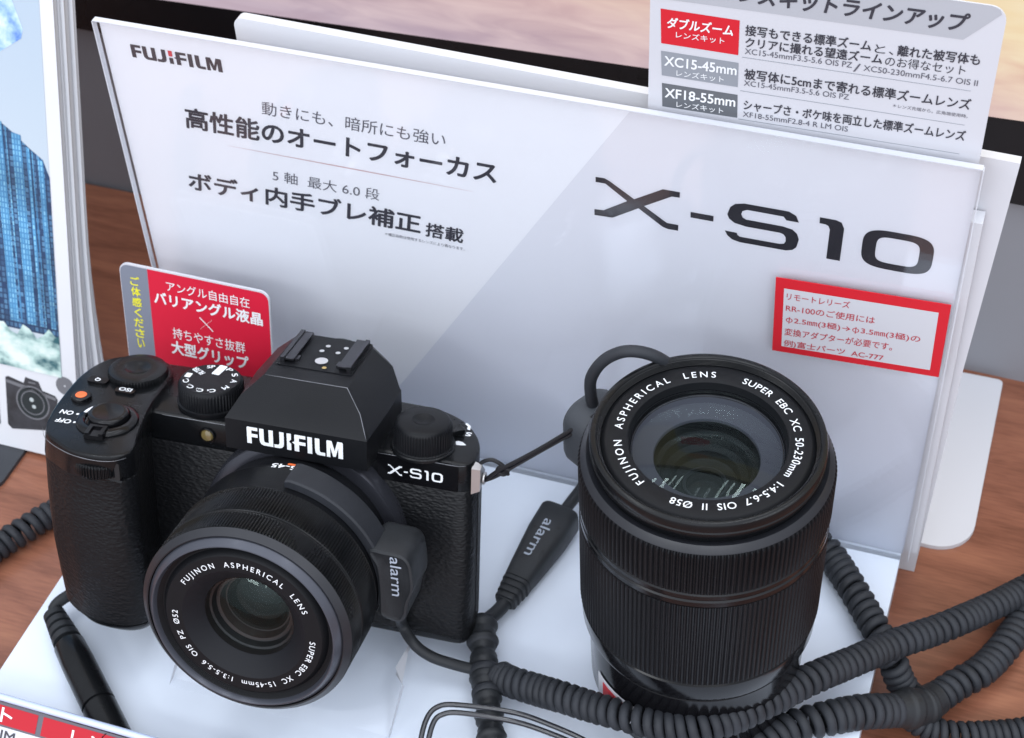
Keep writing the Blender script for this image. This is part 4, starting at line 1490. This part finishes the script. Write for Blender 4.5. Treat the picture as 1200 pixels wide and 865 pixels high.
# ================================================================== UPRIGHT TELEPHOTO LENS
tele = thing('telephoto_lens', 'tall black telephoto zoom lens standing upright, glass facing up', 'lens', (0, 0, 0))
bm = bmesh.new()
lathe(bm, [(26.5, 0), (27.6, 0.4), (28.0, 5), (30.6, 9), (31.2, 12), (31.6, 30), (32.2, 36.4), (31.4, 37.0), (31.4, 37.8), (33.2, 38.4), (33.7, 40.0), (34.0, 46.0), (33.0, 46.9), (30, 47), (0.1, 47.1)], 140)
obj('lower_barrel', bm, mat('lower_barrel_black', (0.004, 0.004, 0.005), 0.14, spec=0.14), tele)
bm = bmesh.new()
lathe(bm, [(30, 46.6), (33.9, 46.9), (34.25, 47.5, 1), (34.25, 80.6, 1), (33.9, 81.2), (30, 81.3)], ribs=(150, 0.62), close=True)
obj('zoom_ring', bm, M_PLASTIC, tele, angle=30)
bm = bmesh.new()
lathe(bm, [(30, 81.2), (33.7, 81.3), (34.15, 81.9), (34.15, 83.6), (33.7, 84.0), (33.7, 84.4), (34.1, 84.8), (34.1, 86.2), (33.6, 86.8), (30, 86.9)], 140, close=True)
obj('middle_band', bm, M_GLOSSY, tele)
bm = bmesh.new()
lathe(bm, [(30, 86.7), (33.9, 86.8), (34.35, 87.3, 1), (34.35, 101.4, 1), (34.15, 102.0, 1), (33.7, 102.6, 1), (33.3, 102.7), (30, 102.7)], ribs=(140, 0.72), close=True)
obj('focus_ring', bm, M_PLASTIC, tele, angle=30)
bm = bmesh.new()
lathe(bm, [(33.0, 102.5), (33.75, 102.75), (33.55, 103.1), (32.2, 104.6), (31.4, 104.4), (31.0, 104.2), (30.0, 103.8)], 140, close=True)
obj('chamfer_ring', bm, M_RINGGREY, tele)
bm = bmesh.new()
rows = [(30.3, 103), (30.3, 105.6), (31.0, 106.0), (31.25, 106.6), (31.25, 107.8), (30.9, 108.1), (31.2, 108.4), (31.3, 110.0), (31.0, 110.8), (30.4, 111.2), (29.7, 111.2), (29.3, 110.9)]
for k in range(5):
    rows += [(29.2 - 0.12 * k, 110.6 - 0.36 * k), (28.85 - 0.12 * k, 110.45 - 0.36 * k)]
rows += [(28.2, 108.6), (27.6, 108.7)]
lathe(bm, rows, 160, close=True)
obj('front_rim', bm, M_SATIN, tele)
bm = bmesh.new()
lathe(bm, [(28.3, 108.5), (27.4, 109.5), (26.9, 109.75), (21.5, 109.75), (21.1, 109.5), (20.9, 108.2), (20.6, 106.6)], 140, close=True)
obj('name_ring', bm, M_RING, tele)
bm = bmesh.new()
text_arc(bm, 'FUJINON  ASPHERICAL  LENS', 22.75, 2.15, 238.5, 99.0, lambda a, b: (a, b, 109.86), 0.004)
text_arc(bm, 'SUPER  EBC  XC  50-230mm  1:4.5-6.7  OIS  II  Ø58', 22.75, 2.15, 80.5, -99.5, lambda a, b: (a, b, 109.86), 0.004)
obj('ring_lettering', bm, M_WHITEINK, tele, smooth=False)
bm = bmesh.new()
lathe(bm, [(20.7, 107.2), (20.5, 105.6), (20.2, 105.2), (19.9, 105.1)], 120, close=True)
obj('retaining_ring', bm, M_GLOSSY, tele)
bm = bmesh.new()
lathe(bm, [(20.3, 105.3), (19.4, 104.6), (16.8, 103.4), (14.6, 102.5), (14.3, 102.3), (14.1, 101.6)], 120, close=True)
obj('baffle', bm, mat('baffle_grey', (0.040, 0.043, 0.055), 0.6, spec=0.2), tele)
bm = bmesh.new()
lathe(bm, [(14.2, 101.9), (13.6, 98.5), (12.2, 98.0), (11.4, 95.4), (9.4, 94.8), (8.6, 92.6), (6.2, 91.9), (5.9, 91.0), (5.4, 90.8)], 100, close=True)
obj('inner_tube', bm, mat('tele_tube_black', (0.010, 0.010, 0.013), 0.3), tele)
bm = bmesh.new()
dome(bm, 20.5, 1.9, 106.0, axis='z')
obj('front_glass', bm, M_LENSGLASS, tele)
bm = bmesh.new()
dome(bm, 14.1, 1.6, 101.4, axis='z')
obj('inner_glass', bm, M_INNERGLASS, tele)
bm = bmesh.new()
lathe(bm, [(6.1, 91.6), (6.0, 92.2), (5.5, 92.3), (5.3, 91.4)], 60, close=True)
obj('rear_ring', bm, mat('rear_ring_grey', (0.09, 0.09, 0.11), 0.35), tele)
bm = bmesh.new()
dome(bm, 5.4, 1.2, 90.9, axis='z')
obj('rear_glass', bm, mat('tele_rear_glass', (0.010, 0.008, 0.012), 0.05, coat=0.6), tele)
# tag on its foot
bm = bmesh.new()


def on_foot(r):
    return lambda a, b: (r * math.cos(a / r - 2.15), r * math.sin(a / r - 2.15), b)


for i in range(6):
    a0, a1 = -9 + 3 * i, -6 + 3 * i
    poly(bm, [(a0, 13), (a1, 13), (a1, 24), (a0, 24)], on_foot(31.75), 0)
    if 0 < i < 5:
        poly(bm, [(a0, 13.6), (a1, 13.6), (a1, 22.2), (a0, 22.2)], on_foot(31.85), 1)
obj('red_sticker', bm, [M_CARD, M_CARDRED], tele, smooth=False)

# security pad behind the lens, with its looped lead
pad = thing('alarm_pad', 'grey alarm pad stuck to the back of the upright lens, with a looped lead', 'alarm sensor', (-38, 22, 80))
PO = Vector((-38, 22, 80))
pdir = Vector((-0.86, 0.51, 0)).normalized()
pt = Vector((-pdir.y, pdir.x, 0))
bm = bmesh.new()
ol = rrect(-9, 9, -11, 11, (4.5, 4.5, 6.5, 6.5), 6)
loft(bm, [[pdir * d + pt * (p[0] * k) + Vector((0, 0, p[1] * k)) for p in ol] for d, k in ((-6, 0.95), (-5, 1.0), (2.5, 1.0), (4.2, 0.93), (5.0, 0.8))])
obj('pad_body', bm, M_GREYPAD, pad, angle=50)
bm = bmesh.new()
lp = [(-37.5, 21, 86), (-38.6, 20.5, 96), (-38.0, 20, 103), (-34.5, 20.2, 110), (-29.0, 20.8, 114.3), (-23.0, 22, 114.2), (-18.5, 24.5, 110), (-16.0, 30, 101), (-18, 36, 88), (-24, 40, 60)]
sweep(bm, [Vector(p) - PO for p in spline(lp, 1.2)], 1.75, 12)
obj('lead_cable', bm, M_RUBBER, pad)

# ================================================================== plug lying on the plinth ("alarm")
plug = thing('alarm_plug', 'tapered black alarm plug lying on the white plinth beside the upright lens', 'plug', (-60, 30, 0))
GO = Vector((-60, 30, 0))
a_ = Vector((-57.3, 47.0, 7.0))
b_ = Vector((-63.4, 12.0, 5.2))
ax = (b_ - a_).normalized()
sd = ax.cross(Vector((0, 0, 1))).normalized()
upv = sd.cross(ax)


def plug_ring(t, w, h, n=28, e=4.0):
    c = a_.lerp(b_, t)
    out = []
    for i in range(n):
        q = 2 * PI * i / n
        out.append(c + sd * (w * math.copysign(abs(math.cos(q)) ** (2 / e), math.cos(q))) + upv * (h * math.copysign(abs(math.sin(q)) ** (2 / e), math.sin(q))) - GO)
    return out


bm = bmesh.new()
loft(bm, [plug_ring(-0.02, 4.2, 3.2), plug_ring(0.0, 6.4, 5.4), plug_ring(0.03, 6.9, 5.9), plug_ring(0.3, 6.7, 5.7), plug_ring(0.72, 5.2, 4.5), plug_ring(0.86, 4.6, 4.0), plug_ring(0.87, 3.9, 3.4)])
pb = obj('plug_body', bm, M_CABLE, plug, angle=45)
bm = bmesh.new()
for k in range(4):
    t0 = 0.865 + 0.062 * k
    s_ = 4.6 - 0.32 * k
    loft(bm, [plug_ring(t0, s_ - 0.7, s_ - 1.2), plug_ring(t0 + 0.006, s_, s_ - 0.6), plug_ring(t0 + 0.042, s_, s_ - 0.6), plug_ring(t0 + 0.048, s_ - 0.7, s_ - 1.2), plug_ring(t0 + 0.062, s_ - 0.9, s_ - 1.3)])
obj('strain_relief', bm, M_CABLE, plug, angle=45)
bm = bmesh.new()
for t_, s_ in ((0.26, -3.9), (0.33, 3.4), (0.55, -3.6), (0.66, 2.6)):
    c = a_.lerp(b_, t_) + sd * s_ + upv * (5.86 - 1.2 * max(0, t_ - 0.25)) - GO
    poly(bm, disc(0, 0, 0.5, 12), lambda a, b: c + ax * a + sd * b)
obj('vent_hole', bm, M_DEEP, plug, smooth=False)
bm = bmesh.new()
text_fit(bm, 'alarm', 0, 15.2, -1.8, 3.5, lambda a, b: a_ + ax * (7.5 + a) - sd * b + upv * (5.98 - 0.052 * max(0, a)) - GO, 0.004)
obj('plug_lettering', bm, M_GREYINK, plug, smooth=False)
bm = bmesh.new()
cb = [tuple(a_ - ax * 0), (-54.8, 58, 7), (-52.0, 66.0, 8), (-44, 66, 9), (-30, 60, 10)]
sweep(bm, [Vector(p) - GO for p in spline(cb, 1.5)], 2.0, 12)
obj('lead_cable', bm, M_CABLE, plug)
bm = bmesh.new()
cb2 = [tuple(b_), (-64.7, 5.5, 5.0), (-67.0, -1.0, 6.0), (-67.6, -6.0, 7.0)]
sweep(bm, [Vector(p) - GO for p in spline(cb2, 1.5)], 2.3, 12)
obj('tail_cable', bm, M_CABLE, plug)

# ================================================================== coiled security cables
def cable_thing(name, label, cat, origin, group=None):
    return thing(name, label, cat, origin, group), Vector(origin)


jn, JO = cable_thing('cable_junction', 'taped black junction sleeve joining the alarm leads beside the camera', 'cable', (-62, -20, 0))
bm = bmesh.new()
jp = spline([(-67.8, -1.6, 7.4), (-66.4, -6.0, 7.4), (-64.7, -10.4, 7.2), (-60.4, -20.8, 7.2), (-55.0, -32.8, 7.6), (-48.7, -46.4, 8.0), (-44, -56, 7), (-40, -68, 5.6), (-37, -82, 5.2), (-35.5, -91, 1.5), (-35, -96, -8), (-34, -106, -12.4)], 0.8)
rr = []
for i in range(len(jp)):
    s_ = i * 0.8
    r = 4.0 + 0.45 * math.sin(s_ * 0.9) + 0.25 * math.sin(s_ * 2.3 + 1)
    if s_ < 10:
        r += 0.5
    if 17 < s_ < 27:
        r += 0.35
    if s_ < 1.2:
        r *= 0.75
    rr.append(r)
sweep(bm, [Vector(p) - JO for p in jp], rr, 22)
obj('sleeve', bm, M_CABLE, jn, angle=60)
bm = bmesh.new()
for s_, r in ((9.6, 4.75), (20.0, 4.7), (28.0, 4.55)):
    k = int(s_ / 0.8)
    sweep(bm, [Vector(jp[j]) - JO for j in range(k - 2, k + 3)], [r - 0.5, r, r + 0.1, r, r - 0.5], 22)
obj('tape_band', bm, M_RUBBER, jn, angle=60)

GRP = 'coiled security cables'
cA, AO = cable_thing('coiled_cable', 'long black coiled cable crossing in front of the upright lens to the right edge', 'coiled cable', (0, -30, 0), GRP)
bm = bmesh.new()
PA = [(-62.1, -17.4, 8.0), (-54.0, -21.8, 9.0), (-44.9, -24.3, 11.5), (-33.3, -27.3, 15.5), (-22.3, -30.2, 19.0), (-6.3, -33.0, 23.0), (3.6, -32.2, 24.0), (14.7, -27.0, 24.0), (24.9, -14.8, 21.5),
      (35.1, -0.8, 17.5), (45.7, 13.0, 12.4), (56.7, 27.9, 6.4), (68.3, 41.5, 1.0), (80.1, 56.5, -4.0), (92.2, 72.1, -8.0), (107.0, 90.2, -10.0), (130, 114, -11.8), (165, 138, -11.8), (210, 150, -11.8)]
coil(bm, [Vector(p) - AO for p in PA], 3.45, 1.5, 3.02, stretch=1.0)
obj('coil', bm, M_RUBBER, cA, angle=60)
cB, BO_ = cable_thing('coiled_cable', 'black coiled cable coming out behind the upright lens and dropping off the plinth', 'coiled cable', (45, 38, 0), GRP)
bm = bmesh.new()
PB = [(15.5, 71.2 - 7, 6.0), (27.7, 59.4, 6.0), (34.9, 52.1, 5.6), (42.1, 42.8, 5.6), (50.3, 31.4, 5.6), (56.3, 25.1, 2.0), (60.5, 22.4, -5.0), (66.9, 19.4, -11.6)]
coil(bm, [Vector(p) - BO_ for p in PB], 3.5, 1.55, 3.15)
obj('coil', bm, M_RUBBER, cB, angle=60)
cC, CO_ = cable_thing('coiled_cable', 'thick black coiled cable lying lowest along the bottom right, partly taped', 'coiled cable', (68, 17, -17), GRP)
bm = bmesh.new()
PC = [(-36, -68, 6), (-22, -60, 6), (-6, -48, 6), (8, -36, 6), (18.6, -25.5, 6.0), (26.7, -17.2, 6.0), (33.1, -10.5, 5.8), (49.0, 0.7, 4.0), (58.5, 8.1, -1.0), (68.0, 16.9, -7.0), (76.7, 29.6, -9.4), (83.5, 38.2, -10.6), (88.9, 49.2, -11.4), (94.0, 62.8, -11.8), (103.0, 78.4, -11.8), (126, 92, -11.8), (160, 100, -11.8), (205, 112, -11.8)]
coil(bm, [Vector(p) - CO_ for p in PC], 3.7, 1.62, 3.4)
obj('coil', bm, M_RUBBER, cC, angle=60)
bm = bmesh.new()
tp = spline([(60.5, 9.8, -2.4), (64.5, 13.4, -4.6), (68.0, 16.9, -7.0), (71.6, 22.0, -8.3)], 0.5)
sweep(bm, [Vector(p) - CO_ for p in tp], [5.3 + 0.7 * math.sin(PI * i / (len(tp) - 1)) + (0.5 if (i // 7) % 2 else 0.0) * (1 if i % 7 else 0.2) for i in range(len(tp))], 24)
obj('tape_wrap', bm, M_CABLE, cC, angle=60)
cD, DO_ = cable_thing('coiled_cable', 'thinner black coiled cable on the wood at the bottom right corner', 'coiled cable', (82, 15, -17), GRP)
bm = bmesh.new()
PD = [(66.0, 13.0, -9.0), (71.9, 12.9, -11.8), (82.1, 14.8, -12.8), (99.1, 21.8, -12.8), (113.4, 31.4, -12.8), (150, 46, -12.8), (200, 58, -12.8)]
coil(bm, [Vector(p) - DO_ for p in PD], 2.9, 1.3, 2.6)
obj('coil', bm, M_RUBBER, cD, angle=60)
cE, EO_ = cable_thing('coiled_cable', 'black coiled cable on the wood at the left edge, half hidden by the grip', 'coiled cable', (-240, 0, -17), GRP)
bm = bmesh.new()
PE = [(-300, -120, -12), (-281, -75, -12), (-262, -40, -12), (-251.9, -22.7, -12.0), (-244.5, -7.6, -12.0), (-239.6, 1.5, -12.0), (-235.4, 8.9, -12.0), (-228, 18, -12.0), (-219, 26, -12)]
coil(bm, [Vector(p) - EO_ for p in PE], 3.55, 1.6, 3.2)
obj('coil', bm, M_RUBBER, cE, angle=60)

# ================================================================== jack at lower left
jack = thing('inline_plug', 'black cylindrical inline plug lying on the plinth below the camera grip', 'plug', (-185, -52, 0))
KO = Vector((-185, -52, 0))
j0, j1 = Vector((-199.8, -39.6, 6.2)), Vector((-156.0, -77.6, 6.2))
dj = (j1 - j0).normalized()


def jr(rows):
    return [j0 + dj * s_ - KO for s_, _ in rows], [r for _, r in rows]


bm = bmesh.new()
p, r = jr([(12.8, 3.2), (13.2, 4.4), (14.0, 4.9), (22, 5.2), (40.0, 5.3), (40.2, 4.7), (40.9, 4.7), (41.1, 5.3), (54.8, 5.3), (55.2, 4.0)])
sweep(bm, p, r, 28)
obj('plug_body', bm, M_SATIN, jack, angle=40)
bm = bmesh.new()
rows = [(-1.0, 2.0), (-0.6, 3.0)]
for k in range(4):
    s_ = -0.4 + 3.4 * k
    q = 3.5 + 0.3 * k
    rows += [(s_, q), (s_ + 2.2, q + 0.15), (s_ + 2.4, q - 0.9), (s_ + 3.1, q - 0.9), (s_ + 3.3, q + 0.2)]
p, r = jr(rows)
sweep(bm, p, r, 28)
obj('strain_relief', bm, M_CABLE, jack, angle=40)
bm = bmesh.new()
sweep(bm, [Vector(q) - KO for q in spline([tuple(j0), (-201.0, -37.5, 6.8), (-199.5, -33.5, 7.5), (-193, -24, 7.5), (-183, -12, 6)], 1.2)], 1.9, 12)
obj('lead_cable', bm, M_CABLE, jack)

# ================================================================== bent wire at bottom centre
wr = thing('wire_loop', 'doubled loop of shiny coated wire in front of the cable junction at the bottom', 'wire', (-62, -42, 0))
WO = Vector((-62, -42, 0))
bm = bmesh.new()
for PW in ([(-65.0, -72, 1.2), (-67.0, -63, 6.5), (-68.3, -54.0, 14.0), (-68.6, -47.4, 17.0), (-66.8, -43.2, 18.0), (-61.6, -40.7, 18.0), (-45.5, -37.5, 16.8), (-34.0, -36.6, 14.0), (-22.5, -36.5, 10.0), (-12, -38.5, 5), (-3, -42, 1.0)],
           [(-62.4, -72, 1.2), (-64.6, -63, 6.5), (-66.0, -54.0, 14.0), (-66.2, -48.0, 17.0), (-64.5, -45.2, 18.0), (-59.6, -43.0, 18.0), (-44.6, -40.4, 16.8), (-34.5, -39.2, 14.0), (-24.6, -38.6, 10.0), (-14, -40.5, 5), (-5, -44, 1.0)]):
    sweep(bm, [Vector(p) - WO for p in spline(PW, 1.0)], 0.82, 12)
obj('wire', bm, M_WIRE, wr)

# ================================================================== strap cord from the camera lug to the lens
st = thing('strap_cord', 'thin doubled black cord tied from the camera lug to the upright lens', 'cord', (-62, 0, 75))
TO = Vector((-62, 0, 75))
lugw = P0 + BM.to_3x3() @ Vector((53.4, 55.6, 23.0))
end = Vector((-35.5, 17, 90.5))
bm = bmesh.new()
for off in (-0.55, 0.55):
    mid = lugw.lerp(end, 0.5) + Vector((0, 0, -0.3 + off))
    q1 = lugw.lerp(end, 0.12) + Vector((0, 0, off * 1.6))
    sweep(bm, [Vector(p) - TO for p in spline([tuple(lugw), tuple(q1), tuple(mid), tuple(end + Vector((0, 0, off * 2)))], 1.5)], 0.62, 8)
kn = lugw.lerp(end, 0.13)
e1 = (end - lugw).normalized()
e2 = -e1.cross(Vector((0.3, -1, 0.4))).normalized()
if e2.z < 0:
    e2 = -e2
lp = [kn + e1 * (1.5 + 0.0) - e2 * 2.0, kn + e1 * 2.4 + e2 * 0.2, kn + e1 * 0.8 + e2 * 4.4, kn - e1 * 2.6 + e2 * 5.4, kn - e1 * 5.4 + e2 * 4.0, kn - e1 * 6.4 + e2 * 1.0, lugw]
sweep(bm, [Vector(p) - TO for p in spline([tuple(p) for p in lp], 0.8)], 0.62, 8)
lp = [kn + e1 * 3.0 - e2 * 1.2, kn + e1 * 1.2 + e2 * 1.3, kn - e1 * 0.6 + e2 * 0.4, kn + e1 * 0.6 - e2 * 1.4, kn + e1 * 2.6 - e2 * 0.8]
sweep(bm, [Vector(p) - TO for p in spline([tuple(p) for p in lp], 0.6)], 0.62, 8)
obj('cord', bm, M_CORD, st)

# ================================================================== price rail at the bottom left
rail = thing('price_rail', 'clear edged price rail with red label boxes at the bottom left', 'price rail', (-190, -76, 12))
RV = Vector((0, 0.7071, 0.7071))
RN = Vector((0, -0.7071, 0.7071))


def on_rail(d):
    return lambda a, b: Vector((a, 0, 0)) + RV * b + RN * d


bm = bmesh.new()
slab(bm, [(-60, -17.0), (75, -17.0), (75, -0.9), (-60, -0.9)], on_rail(0), on_rail(-1.2))
obj('label_strip', bm, mat('label_grey', (0.10, 0.09, 0.11), 0.4), rail, smooth=False)
bm = bmesh.new()
for a, b in ((-60, -7.6), (-6.2 - 30 + 29, 7.4), (9.2, 40), (41.8, 74)):
    a2 = a
    if a == -60:
        b = -9.0
    poly(bm, [(a2, -7.5), (b, -7.5), (b, -1.7), (a2, -1.7)], on_rail(0.1), 0)
poly(bm, [(-60, -16.8), (74.5, -16.8), (74.5, -8.1), (-60, -8.1)], on_rail(0.1), 1)
obj('label_box', bm, [mat('label_red', (0.44, 0.018, 0.03), 0.5, spec=0.2), M_CARD], rail, smooth=False)
for ch, x0, x1, z0 in (('ト', -4.9, -1.0, -6.6), ('レンズ', 19.3, 38, -6.9)):
    bm = bmesh.new()
    text_fit(bm, ch, x0, x1, z0, 4.3, on_rail(0.2), 0.014)
    obj('label_lettering', bm, M_WHITEINK, rail, smooth=False)
bm = bmesh.new()
text_fit(bm, 'RIM', -7.0, 1.0, -12.0, 3.0, on_rail(0.2), 0.02)
obj('label_small_lettering', bm, M_SOFTINK, rail, smooth=False)
bm = bmesh.new()
sweep(bm, [Vector((x, 0.4, 0.4)) for x in (-60, 0, 40, 75)], 1.15, 16)
obj('clear_tube', bm, mat('blue_tinted_tube', (0.50, 0.58, 0.78), 0.12, coat=1.0), rail)
bm = bmesh.new()
box(bm, -60, 75, -9.5, -7.9, -29, -11.5)
obj('rail_foot', bm, M_STAND, rail, smooth=False)
